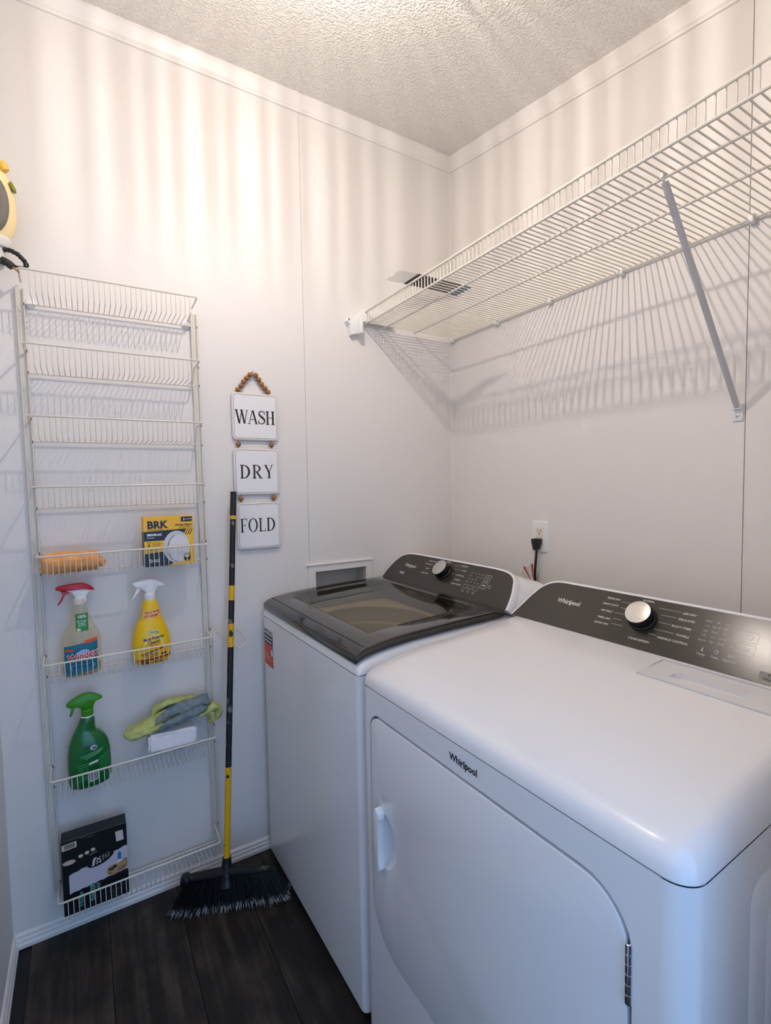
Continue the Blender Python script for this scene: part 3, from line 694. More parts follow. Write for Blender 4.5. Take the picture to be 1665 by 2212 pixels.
# ------------------------------------------------------------------ spray bottles
NE = 2.5
class Bottle:
    def __init__(s, prof): s.p = prof    # (z, xl, xr, half depth)
    def at(s, z):
        p = s.p
        if z <= p[0][0]: q = p[0]
        else:
            q = p[-1]
            for a, b in zip(p, p[1:]):
                if z <= b[0]:
                    t = (z-a[0])/(b[0]-a[0]); t2 = t; q = tuple(a[i]+(b[i]-a[i])*t2 for i in range(4)); break
        return (q[1]+q[2])/2, (q[2]-q[1])/2, q[3]
    def ring(s, z, n=36, grow=0.):
        cx, h, d = s.at(z); h += grow; d += grow; o = []
        for k in range(n):
            a = 2*PI*k/n; c, si = math.cos(a), math.sin(a)
            o.append(Vector((cx+h*math.copysign(abs(c)**(2/NE), c), d*math.copysign(abs(si)**(2/NE), si), z)))
        return o
    def front(s, x, z, lift=.0006):
        cx, h, d = s.at(z); t = min(.985, abs(x-cx)/h); return Vector((x, -d*(1-t**NE)**(1/NE)-lift, z))
    def body(s, zs=None):
        zs = zs or sorted(set([p[0] for p in s.p]+[s.p[0][0]+(s.p[-1][0]-s.p[0][0])*k/40 for k in range(41)]))
        return MB().rings([s.ring(z) for z in zs])
    def patch(s, x0, x1, z0, z1, lift=.0005, nx=14, nz=6, skew=0.):
        return MB().grid(lambda i, j: s.front(x0+(x1-x0)*i, z0+(z1-z0)*j+skew*(i-.5), lift), nx, nz)
    def text(s, st, x, z, size, align='CENTER', bold=0., shear=0., sx=1., rot=0., lift=.0010):
        me = text_mesh(st, size, align, bold, shear); mb = MB(); M = Matrix.Rotation(rot, 4, 'Z') @ Matrix.Diagonal((sx, 1, 1, 1))
        vs = []
        for v in me.vertices:
            q = M @ v.co; vs.append(s.front(x+q.x, z+q.y, lift))
        mb.add(vs, [tuple(p.vertices) for p in me.polygons]); bpy.data.meshes.remove(me); return mb
    def poly(s, pts, lift=.0008, x=0, z=0): return MB().add([s.front(x+a, z+b, lift) for a, b in pts], [tuple(range(len(pts)))])
def chaikin(pts, it=2):
    for _ in range(it):
        q = []
        for i in range(len(pts)):
            a = pts[i]; b = pts[(i+1) % len(pts)]; q += [(a[0]*.75+b[0]*.25, a[1]*.75+b[1]*.25), (a[0]*.25+b[0]*.75, a[1]*.25+b[1]*.75)]
        pts = q
    return pts
def pillow(poly, t, n=3):
    """side profile given thickness t with rounded edges"""
    cx = sum(p[0] for p in poly)/len(poly); cz = sum(p[1] for p in poly)/len(poly); R = []
    for k, (s, y) in enumerate(((.86, -t), (.95, -t*.86), (1, -t*.45), (1, t*.45), (.95, t*.86), (.86, t))):
        R.append([Vector((cx+(p[0]-cx)*s, y, cz+(p[1]-cz)*s)) for p in poly])
    return MB().rings(R)
def sprayer(root, zc, x0, r, shroud, head, trig, m_shroud, m_head, m_trig, m_collar, ch=.020):
    """collar on the neck, pump head, shroud and curved trigger; profiles in (x,z) above the collar top"""
    cb = MB().lathe([(r*.93, zc-.001), (r, zc+.001), (r, zc+ch-.002), (r*.9, zc+ch)], 24, Matrix.Translation((x0, 0, 0)))
    mk('collar', cb, m_collar, root)
    o = (x0, zc+ch)
    if head: mk('pump_head', pillow([(o[0]+a, o[1]+b) for a, b in head], .0095), m_head, root, angle=.8)
    if shroud: mk('shroud', pillow([(o[0]+a, o[1]+b) for a, b in chaikin(shroud, 1)], .0125), m_shroud, root, angle=.8)
    mk('trigger', pillow([(o[0]+a, o[1]+b) for a, b in trig], .0065), m_trig, root, angle=.8)
# clear glass cleaner
Z6 = TIERS[5]-FH+.0017
GC = empty('spray_bottle', (-1.452, -.066, Z6), (0, 0, .06)); tag(GC, 'clear spray bottle of glass cleaner with a red trigger head and a teal label', 'spray bottle')
b1 = Bottle([(0, -.042, .042, .020), (.004, -.047, .047, .024), (.012, -.050, .050, .026), (.05, -.051, .051, .027), (.105, -.050, .050, .027), (.120, -.047, .047, .026), (.138, -.038, .039, .024), (.152, -.027, .031, .021), (.175, -.022, .023, .018), (.186, -.024, .022, .018), (.190, -.022, .021, .0175), (.204, -.017, .017, .016), (.2095, -.0145, .0145, .0145)])
M_clear = clear('clear_bottle', (252, 248, 238), .06, ior=1.35, body=.13, bodycol=(240, 230, 206))
mk('bottle', b1.body(), M_clear, GC)
liq = Bottle([(z+.002, a*.94, b*.94, d*.92) for z, a, b, d in b1.p[:2]]+[(.009, -.046, .046, .0235), (.030, -.047, .047, .0245)])
mk('liquid', liq.body([.002, .006, .009, .02, .030]), clear('cleaner_liquid', (232, 216, 184), .02, body=.08, bodycol=(200, 170, 120)), GC)
mk('dip_tube', MB().tube([(0, 0, .21), (.004, 0, .12), (.012, 0, .01)], .002, 8), clear('tube_plastic', (240, 240, 240), .1, body=.5, bodycol=(235, 235, 235)), GC)
lab = mk('label', b1.patch(-.0435, .0395, .012, .098, .0006, skew=.010), mat('label_teal', (14, 112, 134), .4), GC)
mk('flag', b1.patch(.007, .0395, .098, .108, .0007, 8, 3, skew=.004), mat('label_orange', (222, 84, 44), .4), lab)
mk('swirl', b1.poly([(math.cos(t)*.026, math.sin(t)*.021) for t in [2*PI*k/30 for k in range(30)]], .0009, .0, .062), mat('label_blue', (28, 62, 130), .4), lab)
mk('swirl_shine', b1.poly([(math.cos(t)*.016, math.sin(t)*.015) for t in [2*PI*k/24 for k in range(24)]], .0012, .004, .066), mat('label_sky', (150, 186, 220), .4), lab)
mk('lettering_outline', b1.text('Windex', -.001, .062, .0285, bold=.0019, shear=.25, sx=.82, rot=.16, lift=.0015), M_whitep, lab, smooth=False)
mk('lettering', b1.text('Windex', -.001, .062, .0285, bold=.0004, shear=.25, sx=.82, rot=.16, lift=.0019), mat('label_red', (200, 26, 34), .4), lab, smooth=False)
mk('small_flag', b1.patch(-.041, -.021, .079, .0855, .0011, 4, 2), mat('label_orange', (222, 84, 44), .4), lab)
mk('banner', b1.poly(rrect(-.031, .030, -.0045, .0045, .004, 4), .0012, -.0, .031), M_whitep, lab)
mk('banner_text', b1.text('REMOVES GREASE & GRIME', 0, .031, .0062, bold=.0003, sx=.78, lift=.0016), mat('label_blue', (28, 62, 130), .4), lab, smooth=False)
gl = mk('neck_label', b1.patch(-.0125, .0185, .133, .183, .0007, 8, 6), mat('label_green', (30, 128, 52), .4), GC)
mk('lettering', b1.text('100%', .003, .174, .0125, bold=.0002, sx=.85), M_whitep, gl, smooth=False)
mk('small_print', b1.text('RECYCLED\nPLASTIC\nBOTTLE', .003, .155, .0062, sx=.85), M_whitep, gl, smooth=False)
mk('small_square', b1.patch(-.0105, -.001, .134, .142, .0011, 3, 3), mat('label_cream', (206, 216, 160), .5), gl)
M_red = mat('red_plastic', (186, 14, 30), .3)
sprayer(GC, .2085, 0, .0158, [(-.056, .026), (-.056, .038), (-.028, .041), (.006, .043), (.026, .036), (.042, .018), (.030, .020), (.014, .0245), (-.02, .024)],
        [(-.034, .025), (-.020, .020), (-.012, .006), (-.010, -.001), (.012, -.001), (.012, -.015), (.017, -.015), (.018, .004), (.026, .016), (.038, .019), (.02, .026)],
        [(-.044, .025), (-.040, .010), (-.047, -.004), (-.053, -.014), (-.050, -.016), (-.041, -.004), (-.033, .012), (-.022, .018), (-.024, .024)], M_red, M_whitep, M_red, mat('collar_cream', (232, 220, 206), .45), .019)
# yellow cleaner
YC = empty('spray_bottle', (-1.266, -.066, Z6), (0, 0, .05)); tag(YC, 'yellow spray bottle of multi-purpose cleaner with a white trigger head', 'spray bottle')
b2 = Bottle([(0, -.042, .042, .022), (.004, -.048, .048, .026), (.014, -.0525, .0525, .029), (.055, -.055, .055, .030), (.085, -.052, .051, .029), (.108, -.047, .044, .027), (.125, -.040, .038, .025), (.136, -.031, .033, .023), (.141, -.0285, .0315, .0225), (.146, -.028, .0305, .022), (.168, -.024, .025, .020), (.190, -.0195, .0195, .018), (.196, -.016, .016, .016)])
mk('bottle', b2.body(), mat('yellow_plastic', (243, 196, 12), .3), YC)
mk('neck_flash', b2.patch(-.023, .026, .143, .166, .0006, 10, 4, skew=.004), mat('label_peach', (250, 196, 120), .4), YC)
mrd = mat('label_dark_red', (168, 40, 28), .4)
mk('neck_lettering', b2.text('KILLS 99.9%', .002, .160, .0098, bold=.0003, shear=.15, sx=.85, rot=.08), mrd, YC, smooth=False)
mk('neck_lettering', b2.text('OF GERMS**', .002, .149, .0098, bold=.0003, shear=.15, sx=.85, rot=.08), mrd, YC, smooth=False)
lab = mk('label', b2.poly([(-.030, .040), (-.026, .062), (-.020, .083), (0, .092), (.018, .090), (.026, .072), (.032, .054), (.030, .046)], .0006), mat('label_cream_yellow', (244, 226, 150), .4), YC)
mnv = mat('label_navy', (22, 34, 110), .4)
mk('lettering', b2.text('Multi-Purpose', .002, .081, .0128, bold=.00025, shear=.2, sx=.82, rot=.12), mnv, lab, smooth=False)
mk('lettering', b2.text('Cleaner', .002, .069, .0128, bold=.00025, shear=.2, sx=.85, rot=.12), mnv, lab, smooth=False)
bx = mk('brand_box', b2.poly(rrect(-.015, .015, -.0055, .0055, .0005, 2), .0010, .003, .1), mat('label_cream', (240, 232, 190), .5), lab)
mk('lettering', b2.text('ProLiving', .003, .1, .0078, sx=.8, lift=.0014), M_dark, bx, smooth=False)
mk('fruit', b2.poly(ell(0, 0, .010, .0055, 18), .0010, .004, .057), mat('fruit_orange', (240, 160, 40), .4), lab)
mk('leaf', b2.poly([(-.007, .006), (-.004, .0), (-.002, -.004), (-.005, -.002)], .0011, .0, .058), mat('leaf_dark', (60, 56, 40), .5), lab)
mk('ribbon', b2.poly([(-.034, .034), (-.01, .042), (.016, .0475), (.030, .053), (.030, .045), (.010, .040), (-.014, .036), (-.034, .031)], .0010), mrd, lab)
for k in range(2): mk('text_line', b2.patch(-.030+.010*k, .014-.002*k, .0305-k*.006, .0325-k*.006, .0009, 8, 1, skew=.004), M_dark, lab, smooth=False)
mk('text_block', b2.patch(.022, .036, .026, .033, .0009, 4, 1), mat('label_plum', (70, 40, 60), .5), lab, smooth=False)
mk('red_band', b2.patch(-.050, .0505, .0135, .0205, .0006, 20, 1, skew=.006), mrd, YC)
for k, (a, w) in enumerate(((-.034, .006), (-.024, .014), (-.002, .010), (.012, .009), (.026, .005))): mk('code_block', b2.patch(a, a+w, .003, .011, .0007, 3, 1), mat('label_olive', (104, 84, 24), .5), YC)
sprayer(YC, .1945, 0, .0158, None, chaikin([(-.045, .024), (-.047, .037), (-.030, .039), (-.004, .045), (.018, .042), (.034, .030), (.046, .021), (.030, .020), (.020, .013), (.016, .000), (.014, -.004), (-.010, -.004), (-.012, .004), (-.022, .014), (-.034, .021)], 1),
        [(-.034, .024), (-.040, .006), (-.049, -.010), (-.055, -.017), (-.052, -.017), (-.042, -.006), (-.032, .006), (-.024, .016), (-.024, .022)], M_whitep, M_whitep, M_whitep, M_whitep, .022)
# green cleaner
Z7 = TIERS[6]-FH+.0017
GR = empty('spray_bottle', (-1.446, -.066, Z7), (0, 0, .06)); tag(GR, 'dark green spray bottle with a bright green trigger head, on the second lowest tier', 'spray bottle')
b3 = Bottle([(0, -.045, .043, .022), (.005, -.051, .050, .027), (.02, -.0545, .0545, .030), (.06, -.056, .056, .031), (.10, -.055, .0545, .031), (.125, -.051, .050, .029), (.142, -.046, .042, .027), (.155, -.041, .031, .024), (.161, -.038, .0225, .022), (.166, -.035, .0195, .021), (.180, -.028, .0185, .020), (.196, -.021, .018, .019), (.203, -.0185, .0175, .018), (.207, -.016, .016, .0165)])
M_grn = mat('green_bottle', (12, 112, 44), .18, trans=.25, coat=.3)
mk('bottle', b3.body(), M_grn, GR)
lab = mk('label', b3.poly([(-.034, .012), (-.036, .080), (-.020, .092), (.030, .106), (.047, .100), (.049, .060), (.046, .020), (.02, .014)], .0006), mat('label_mid_green', (20, 134, 62), .4), GR)
mpg = mat('label_pale_green', (140, 200, 150), .5)
mk('badge', b3.poly([(math.cos(t)*.009, math.sin(t)*.007) for t in [2*PI*k/18 for k in range(18)]], .0011, .010, .119), mat('badge_grey', (190, 190, 200), .5), GR)
mk('badge_mark', b3.poly(ell(0, 0, .006, .0035, 12), .0014, .012, .118), mat('badge_plum', (96, 70, 110), .5), GR)
for k in range(3): mk('text_line', b3.patch(-.024+.006*k, .034-.004*k, .1035-k*.0045, .1052-k*.0045, .0011, 10, 1, skew=.012), mpg, lab, smooth=False)
mk('title_box', b3.patch(-.004, .020, .072, .079, .0010, 4, 1, skew=.004), mat('label_cream_green', (206, 220, 196), .5), lab)
for k in range(7):
    mk('text_block', b3.patch(-.030, -.006, .074-k*.0075, .0765-k*.0075, .0009, 5, 1, skew=.004), mat('label_light_green', (52, 160, 88), .5), lab)
    mk('text_block', b3.patch(.022, .045, .086-k*.0075, .0885-k*.0075, .0009, 5, 1, skew=.006), mat('label_light_green', (52, 160, 88), .5), lab)
bc = mk('barcode_field', b3.patch(-.004, .0205, .020, .050, .0010, 5, 3, skew=.004), mat('barcode_white', (206, 214, 206), .5), lab)
for k in range(9): mk('bar', b3.patch(-.0015+k*.0022, -.0015+k*.0022+(.0012 if k % 3 else .0007), .024, .046, .0013, 1, 2, skew=.0), M_dark, bc)
M_lime = mat('bright_green_plastic', (58, 142, 14), .35)
mk('white_ring', MB().lathe([(.0172, .2045), (.018, .206), (.0172, .2085)], 24), M_whitep, GR)
sprayer(GR, .2075, 0, .0162, None, chaikin([(-.050, .016), (-.052, .024), (-.040, .034), (-.012, .046), (.006, .048), (.024, .040), (.043, .026), (.034, .022), (.024, .020), (.018, .010), (.016, .000), (.004, -.004), (-.014, .004), (-.026, .012), (-.040, .013)], 1),
        [(-.040, .018), (-.041, .002), (-.044, -.013), (-.041, -.014), (-.036, -.006), (-.032, .006), (-.026, .014)], M_lime, M_lime, M_lime, M_lime, .020)

# ------------------------------------------------------------------ smoke alarm carton
def carton(name, label, cat, c, w, h, d, rz, m):
    o = empty(name, c, (0, 0, rz)); tag(o, label, cat)
    mk('carton_body', MB().box((-w/2, -d/2, 0), (w/2, d/2, h)), m, o, bevel=.0012, seg=1)
    return o
M_yel = mat('carton_yellow', (244, 188, 20), .35); M_navy = mat('carton_black', (26, 28, 34), .35)
SAw, SAh, SAd = .143, .151, .046
SA = carton('smoke_alarm_box', 'yellow and black smoke alarm carton standing in the rack', 'box', (-1.208, -.078, TIERS[4]-FH+.0030), SAw, SAh, SAd, .02, M_yel)
def fpoly(mb, pts, yd, lift, ox=0, oz=0):
    return mb.add([(ox+a, yd-lift, oz+b) for a, b in pts], [tuple(range(len(pts)))])
F0 = -SAd/2; XA = -SAw/2
def on(x, z, lift=.0006): return frame((XA+x, F0-lift, z), (1, 0, 0), (0, 0, 1))
blk = MB(); fpoly(blk, [(0.0005, .0), (.0005, .107), (.142, .112), (.142, .0)], F0, .0003, XA); 
pn = mk('front_print', blk, M_navy, SA, smooth=False)
sd = MB().add([(XA-.0003, F0, 0.001), (XA-.0003, -F0, .001), (XA-.0003, -F0, .104), (XA-.0003, F0, .107)], [(0, 1, 2, 3)]); mk('side_print', sd, M_navy, SA, smooth=False)
ye = MB(); fpoly(ye, [(.001, .040), (.058, .044), (.064, .078), (.001, .078)], F0, .0006, XA); fpoly(ye, [(.142, 0), (.142, .112), (.120, .112), (.096, .070), (.10, .02), (.07, .0)], F0, .0006, XA); mk('yellow_field', ye, M_yel, pn, smooth=False)
tb = MB(); put_text(tb, 'BRK', on(.010, .126), .031, 'LEFT', bold=.0012, sx=1.0); put_text(tb, 'Smoke Alarm', on(.138, .124), .0088, 'RIGHT', bold=.0003)
for k in range(2): flat(tb, [(0, 0), (.036, 0), (.036, .0008), (0, .0008)], on(.100, .1175-k*.003))
rrect_line(tb, .010, .054, .110, .1135, .0004, .0007, on(0, 0)); flat(tb, rrect(.107, .139, .1335, .1485, .001, 2), on(0, 0))
for k in range(3): flat(tb, [(0, 0), (.022+.004*(k % 2), 0), (.022+.004*(k % 2), .0012), (0, .0012)], on(.022, .072-k*.0045, .0009))
for k in range(3): flat(tb, [(0, 0), (.034-.004*k, 0), (.034-.004*k, .0013), (0, .0013)], on(.008, .055-k*.0055, .0009))
flat(tb, [(.011, .062), (.016, .062), (.016, .067), (.011, .067)], on(0, 0, .0009)); flat(tb, [(.008, .075), (.013, .068), (.0142, .069), (.0092, .076)], on(0, 0, .0009)); flat(tb, [(.019, .075), (.014, .068), (.0128, .069), (.0178, .076)], on(0, 0, .0009))
for k in range(5): flat(tb, [(.112+k*.0065, .111), (.1145+k*.0065, .111), (.1065+k*.0065, .092), (.104+k*.0065, .092)], on(0, 0, .0009))
ringpoly(tb, ell(.121, .022, .0105, .0125, 22), ell(.121, .022, .0088, .0105, 22), on(0, 0, .0022)); flat(tb, [(.112, .024), (.121, .019), (.130, .024), (.128, .014), (.114, .014)], on(0, 0, .0022))
mk('dark_print', tb, M_navy, pn, smooth=False)
tb = MB(); put_text(tb, 'SMI100-AC', on(.009, .0965, .0008), .0088, 'LEFT', bold=.0005); put_text(tb, 'AC Smoke', on(.009, .088, .0008), .0045, 'LEFT', bold=.0001); put_text(tb, 'HARDWIRED', on(.1195, .141, .0009), .0034, 'LEFT', bold=.0001, sx=.9)
ringpoly(tb, ell(.017, .0175, .0048, .0048, 14), ell(.017, .0175, .0026, .0026, 14), on(0, 0, .0008))
for k in range(2): flat(tb, [(0, 0), (.018, 0), (.018, .0022), (0, .0022)], on(.024, .0185-k*.005, .0008))
flat(tb, [(.114, .138), (.1145, .1445), (.1165, .1445), (.117, .138), (.1155, .1355)], on(0, 0, .0009))
mk('pale_print', tb, M_whitep, pn, smooth=False)
al = MB(); flat(al, ell(.0915, .056, .0385, .050, 40), on(0, 0, .0010)); mk('pictured_alarm', al, mat('alarm_grey', (206, 206, 210), .4), pn, smooth=False)
al = MB(); flat(al, ell(.0985, .052, .031, .042, 40), on(0, 0, .0013)); mk('pictured_cover', al, mat('alarm_pale', (222, 221, 222), .4), pn, smooth=False)
al = MB(); ringpoly(al, ell(.0975, .052, .0325, .0435, 24, 1.9, 4.6), ell(.0985, .052, .031, .042, 24, 1.9, 4.6), on(0, 0, .0015)); al.f = al.f[:-1]; mk('pictured_slot', al, mat('alarm_slot', (110, 108, 110), .5), pn, smooth=False)

# ------------------------------------------------------------------ sweeping-cloth carton on the lowest tier
SWw, SWh, SWd = .166, .222, .05
SW = carton('cloth_box', 'black carton of sweeping cloths standing on the lowest rack tier', 'box', (-1.4435, -.073, TIERS[7]-FH+.0017), SWw, SWh, SWd, 0, mat('carton_ink', (13, 13, 17), .4))
F0 = -SWd/2; XA = -SWw/2
bd = MB(); zz = []
lo_ = [(.016+.150*k/14, .062+.0022*(k % 2)+.002*k/14*8) for k in range(15)]; hi_ = [(.016+.150*k/14, .118+.0022*(k % 2)+.0024*k) for k in range(15)]
flat(bd, lo_+list(reversed(hi_)), on(0, 0)); fr = mk('front_band', bd, mat('carton_cloth_white', (196, 192, 202), .6, bump=(300, .4, .001)), SW, smooth=False)
wh = MB(); flat(wh, [(.002, .195), (.038, .197), (.038, .215), (.002, .213)], on(0, 0)); flat(wh, [(.138, .172), (.158, .172), (.156, .203), (.136, .203)], on(0, 0)); mk('pale_fields', wh, mat('carton_cream', (210, 198, 188), .6), SW, smooth=False)
bb = MB()
for k in range(9): flat(bb, [(.008+k*.003, .199), (.0095+k*.003+(k % 2)*.0006, .199), (.0095+k*.003+(k % 2)*.0006, .212), (.008+k*.003, .212)], on(0, 0, .0009))
mk('bars', bb, M_dark, SW, smooth=False)
ov = MB(); flat(ov, ell(.018, .157, .016, .007, 22), on(0, 0)); mk('oval_mark', ov, mat('carton_peach', (206, 180, 166), .6), SW, smooth=False)
ov = MB()
for k in range(3): flat(ov, ell(.047+k*.0155, .1655+k*.0035, .006, .0052, 16), on(0, 0))
flat(ov, [(.068, .158), (.088, .163), (.088, .1645), (.068, .1595)], on(0, 0)); mk('small_ovals', ov, mat('carton_straw', (206, 204, 168), .6), SW, smooth=False)
pl_ = MB(); ea = [(math.cos(t)*.036, math.sin(t)*.0165) for t in [2*PI*k/28 for k in range(28)]]
flat(pl_, [(.096+a*math.cos(.3)-b*math.sin(.3), .137+a*math.sin(.3)+b*math.cos(.3)) for a, b in ea], on(0, 0, .0010)); mk('dark_oval', pl_, mat('carton_ink', (13, 13, 17), .4), fr, smooth=False)
tx = MB(); ro = lambda x, z, l=.0014: on(x, z, l) @ Matrix.Rotation(PI/2, 4, 'Z')
put_text(tx, '2X', ro(.091, .135), .017, 'CENTER', bold=.0005); put_text(tx, 'MORE', ro(.103, .139), .0062, 'CENTER'); put_text(tx, 'DIRT', ro(.110, .141), .0062, 'CENTER'); put_text(tx, 'DUST', ro(.117, .143), .0062, 'CENTER')
flat(tx, [(.073, .122), (.080, .124), (.081, .134), (.085, .147), (.078, .146), (.075, .136)], on(0, 0, .0014))
mk('pale_lettering', tx, mat('carton_cream', (210, 198, 188), .6), fr, smooth=False)
tx = MB(); put_text(tx, 'SWEEP', ro(.073, .045), .0165, 'CENTER', bold=.0008, sx=1.05); put_text(tx, 'DRY', ro(.088, .055), .013, 'CENTER', bold=.0006); put_text(tx, 'Home', ro(.043, .036), .0175, 'CENTER', bold=.0004, shear=.2)
mk('green_lettering', tx, mat('carton_teal', (96, 170, 156), .6), SW, smooth=False)
tx = MB()
for k in range(3): put_text(tx, ('10 in x 8 in', '16 ct', 'cloths')[k], on(.130, .026-k*.008), .0075, 'CENTER')
for k in range(2): flat(tx, [(.045+.02*k, .218-.004*k), (.062+.02*k, .2185-.004*k), (.062+.02*k, .220-.004*k), (.045+.02*k, .2195-.004*k)], on(0, 0))
mk('grey_lettering', tx, mat('carton_grey', (120, 116, 120), .6), SW, smooth=False)
tx = MB(); flat(tx, rrect(.140, .149, .113, .139, .004, 4), on(0, 0, .0012)); mk('blue_tag', tx, mat('carton_blue', (44, 116, 180), .5), fr, smooth=False)
tx = MB(); flat(tx, ell(.1445, .109, .0065, .0065, 18), on(0, 0, .0014)); mk('round_tag', tx, M_whitep, fr, smooth=False)
dg = MB(); flat(dg, chaikin([(.110, .086), (.112, .100), (.121, .106), (.134, .104), (.150, .110), (.165, .118), (.165, .086), (.148, .080), (.132, .074), (.118, .074)], 2), on(0, 0, .0016)); dgo = mk('pictured_dog', dg, mat('dog_tan', (178, 146, 102), .6, var=(60, (120, 84, 56), .45, .7)), fr, smooth=False)
dg = MB(); flat(dg, ell(.1225, .094, .0065, .004, 14), on(0, 0, .0019)); flat(dg, ell(.131, .099, .005, .005, 14), on(0, 0, .0019)); flat(dg, ell(.1165, .0965, .0018, .0022, 10), on(0, 0, .0019)); flat(dg, ell(.117, .084, .0018, .002, 10), on(0, 0, .0019)); mk('dark_patches', dg, M_dark, dgo, smooth=False)

# ------------------------------------------------------------------ cloths and sponge
def soft(P, amp, sc, seed):
    return P+Vector((mnoise.noise(P*sc+Vector((seed, 0, 0))), mnoise.noise(P*sc+Vector((0, seed, 7))), mnoise.noise(P*sc+Vector((3, 1, seed)))))*amp
def lobe(mb, path, ry, rz, seed, n=18, sub=6, amp=.004, taper=.35, fr=38):
    """soft flattened fold swept along a path in world space"""
    pts = []
    P = [Vector(p) for p in path]
    for i in range(len(P)-1):
        p0 = P[max(0, i-1)]; p1 = P[i]; p2 = P[i+1]; p3 = P[min(len(P)-1, i+2)]
        for k in range(sub):
            t = k/sub; pts.append(.5*((2*p1)+(p2-p0)*t+(2*p0-5*p1+4*p2-p3)*t*t+(3*p1-p0-3*p2+p3)*t**3))
    pts.append(P[-1]); N = len(pts); R = []
    for i, p in enumerate(pts):
        s = i/(N-1); d = (pts[min(N-1, i+1)]-pts[max(0, i-1)]).normalized(); a = Vector((0, 1, 0)); b = d.cross(a).normalized(); a = b.cross(d)
        k = max(.06, (1-abs(2*s-1)**6*(1-taper))) if 0 < i < N-1 else .12
        R.append([soft(p+a*(ry*k*math.cos(2*PI*j/n))+b*(rz*k*math.sin(2*PI*j/n)*(1+.22*math.sin(3*2*PI*j/n+s*5))), amp, fr, seed)+Vector((0, 0, .0035*mnoise.noise(p*90+Vector((j*.5, seed, 0))))) for j in range(n)])
    return mb.rings(R)
def rel(mb, o): mb.v = [tuple(Vector(v)-o) for v in mb.v]; return mb
def terry(name, c, c2): return mat(name, c, .95, bump=(420, .9, .0025), var=(55, c2, .35, .7), spec=.1)
# orange towel roll
o = Vector((-1.466, -.066, TIERS[4]-FH+.0015)); tw = MB(); R = []
for i in range(27):
    s = i/26; xx = -.072+.144*s; k = .75+.25*min(1, math.sin(PI*min(max(s, .02), .98))**.25) if .02 < s < .98 else .45
    ring_ = []
    for j in range(28):
        a = 2*PI*j/28; rr = 1+.05*math.sin(2*a+s*3)+.03*math.sin(5*a-s*4)-.10*math.exp(-((a-2.2)/.25)**2)
        p = Vector((xx+.0015*math.cos(a*2), .038*k*rr*math.cos(a), .0325+.031*k*rr*math.sin(a)))
        q = soft(p, .004, 45, 4); q.z = max(q.z, .0); ring_.append(q)
    R.append(ring_)
tw.rings(R)
ot = mk('rolled_towel', tw, terry('orange_terry', (250, 184, 120), (242, 164, 96)), None, angle=1.2); ot.location = o
tag(ot, 'rolled orange terry towel lying in the rack beside the yellow carton', 'towel')
fd = MB()
for k in range(3): lobe(fd, [(.058, -.022+.016*k, .03+.006*k), (.070, -.018+.016*k, .028), (.079-.004*k, -.014+.014*k, .018)], .010, .011, 2+k, 12, 4, .003)
mk('towel_fold', fd, MATS['orange_terry'], ot, angle=1.2)
# white foam block in clear film
o = Vector((-1.222, -.072, Z7+.0014))
SPG = empty('sponge_pack', o); tag(SPG, 'white foam sponge block in clear film under the green cloth', 'sponge')
fb = MB(); fm = Matrix.Translation((0, -.004, .052)) @ Matrix.Rotation(.05, 4, 'Y')
bmx = bmesh.new(); bmesh.ops.create_cube(bmx, size=1); bmesh.ops.scale(bmx, vec=(.142, .056, .056), verts=bmx.verts)
bmesh.ops.bevel(bmx, geom=list(bmx.edges), offset=.007, segments=3, affect='EDGES'); bmesh.ops.subdivide_edges(bmx, edges=list(bmx.edges), cuts=3, use_grid_fill=True)
bmx.verts.index_update()
fb.add([soft(fm @ (v.co+Vector((0, 0, .028))), .0022, 60, 9) for v in bmx.verts], [tuple(v.index for v in f.verts) for f in bmx.faces]); bmx.free()
mk('foam_block', fb, mat('white_foam', (246, 244, 246), .9, bump=(220, .6, .002)), SPG, angle=1.)
M_film = clear('wrinkled_film', (254, 254, 254), .12, ior=1.25, body=.05, bodycol=(236, 236, 236))
fl_ = MB(); R = []
for i in range(25):
    s = i/24; xx = -.094+.206*s; e = min(s, 1-s)*2; h = .022+.033*min(1, e*3); hh = .004+.028*min(1, e*4)
    R.append([soft(Vector((xx, hh*1.12*math.copysign(abs(math.cos(a))**.7, math.cos(a))-.003, .003+h*(1+math.copysign(abs(math.sin(a))**.7, math.sin(a)))+(.018 if s > .75 else 0)*(s-.75)*4)), .005, 34, 5) for a in [-.35+(PI+.7)*j/20 for j in range(21)]])
for r in R:
    for v in r: v.z = max(v.z, .0006)
fl_.rings(R, closed=False, cap=False); mk('film_wrap', fl_, M_film, SPG, angle=1.2)
# green and blue microfibre cloths lying over the block
o = Vector((-1.23, -.065, .571)); gm = MB()
lobe(gm, [(-1.352, -.070, .577), (-1.315, -.072, .590), (-1.275, -.070, .603), (-1.235, -.066, .611), (-1.19, -.06, .615)], .026, .0135, 1, amp=.007)
lobe(gm, [(-1.345, -.086, .572), (-1.310, -.092, .578), (-1.275, -.090, .590), (-1.245, -.086, .594)], .014, .010, 11, amp=.006)
lobe(gm, [(-1.272, -.050, .608), (-1.262, -.048, .632), (-1.235, -.046, .642), (-1.190, -.044, .642), (-1.140, -.044, .632), (-1.115, -.05, .618)], .022, .009, 21, amp=.006)
lobe(gm, [(-1.150, -.080, .594), (-1.118, -.084, .602), (-1.094, -.080, .610), (-1.080, -.072, .598), (-1.078, -.070, .576), (-1.092, -.076, .560)], .020, .011, 31, amp=.007)
lobe(gm, [(-1.112, -.090, .600), (-1.098, -.092, .590), (-1.096, -.088, .572), (-1.110, -.082, .562)], .013, .010, 41, amp=.006)
gc_ = mk('cleaning_cloth', rel(gm, o), terry('lime_microfibre', (200, 206, 134), (172, 186, 112)), None, angle=1.3); gc_.location = o+Vector((0, 0, .004))
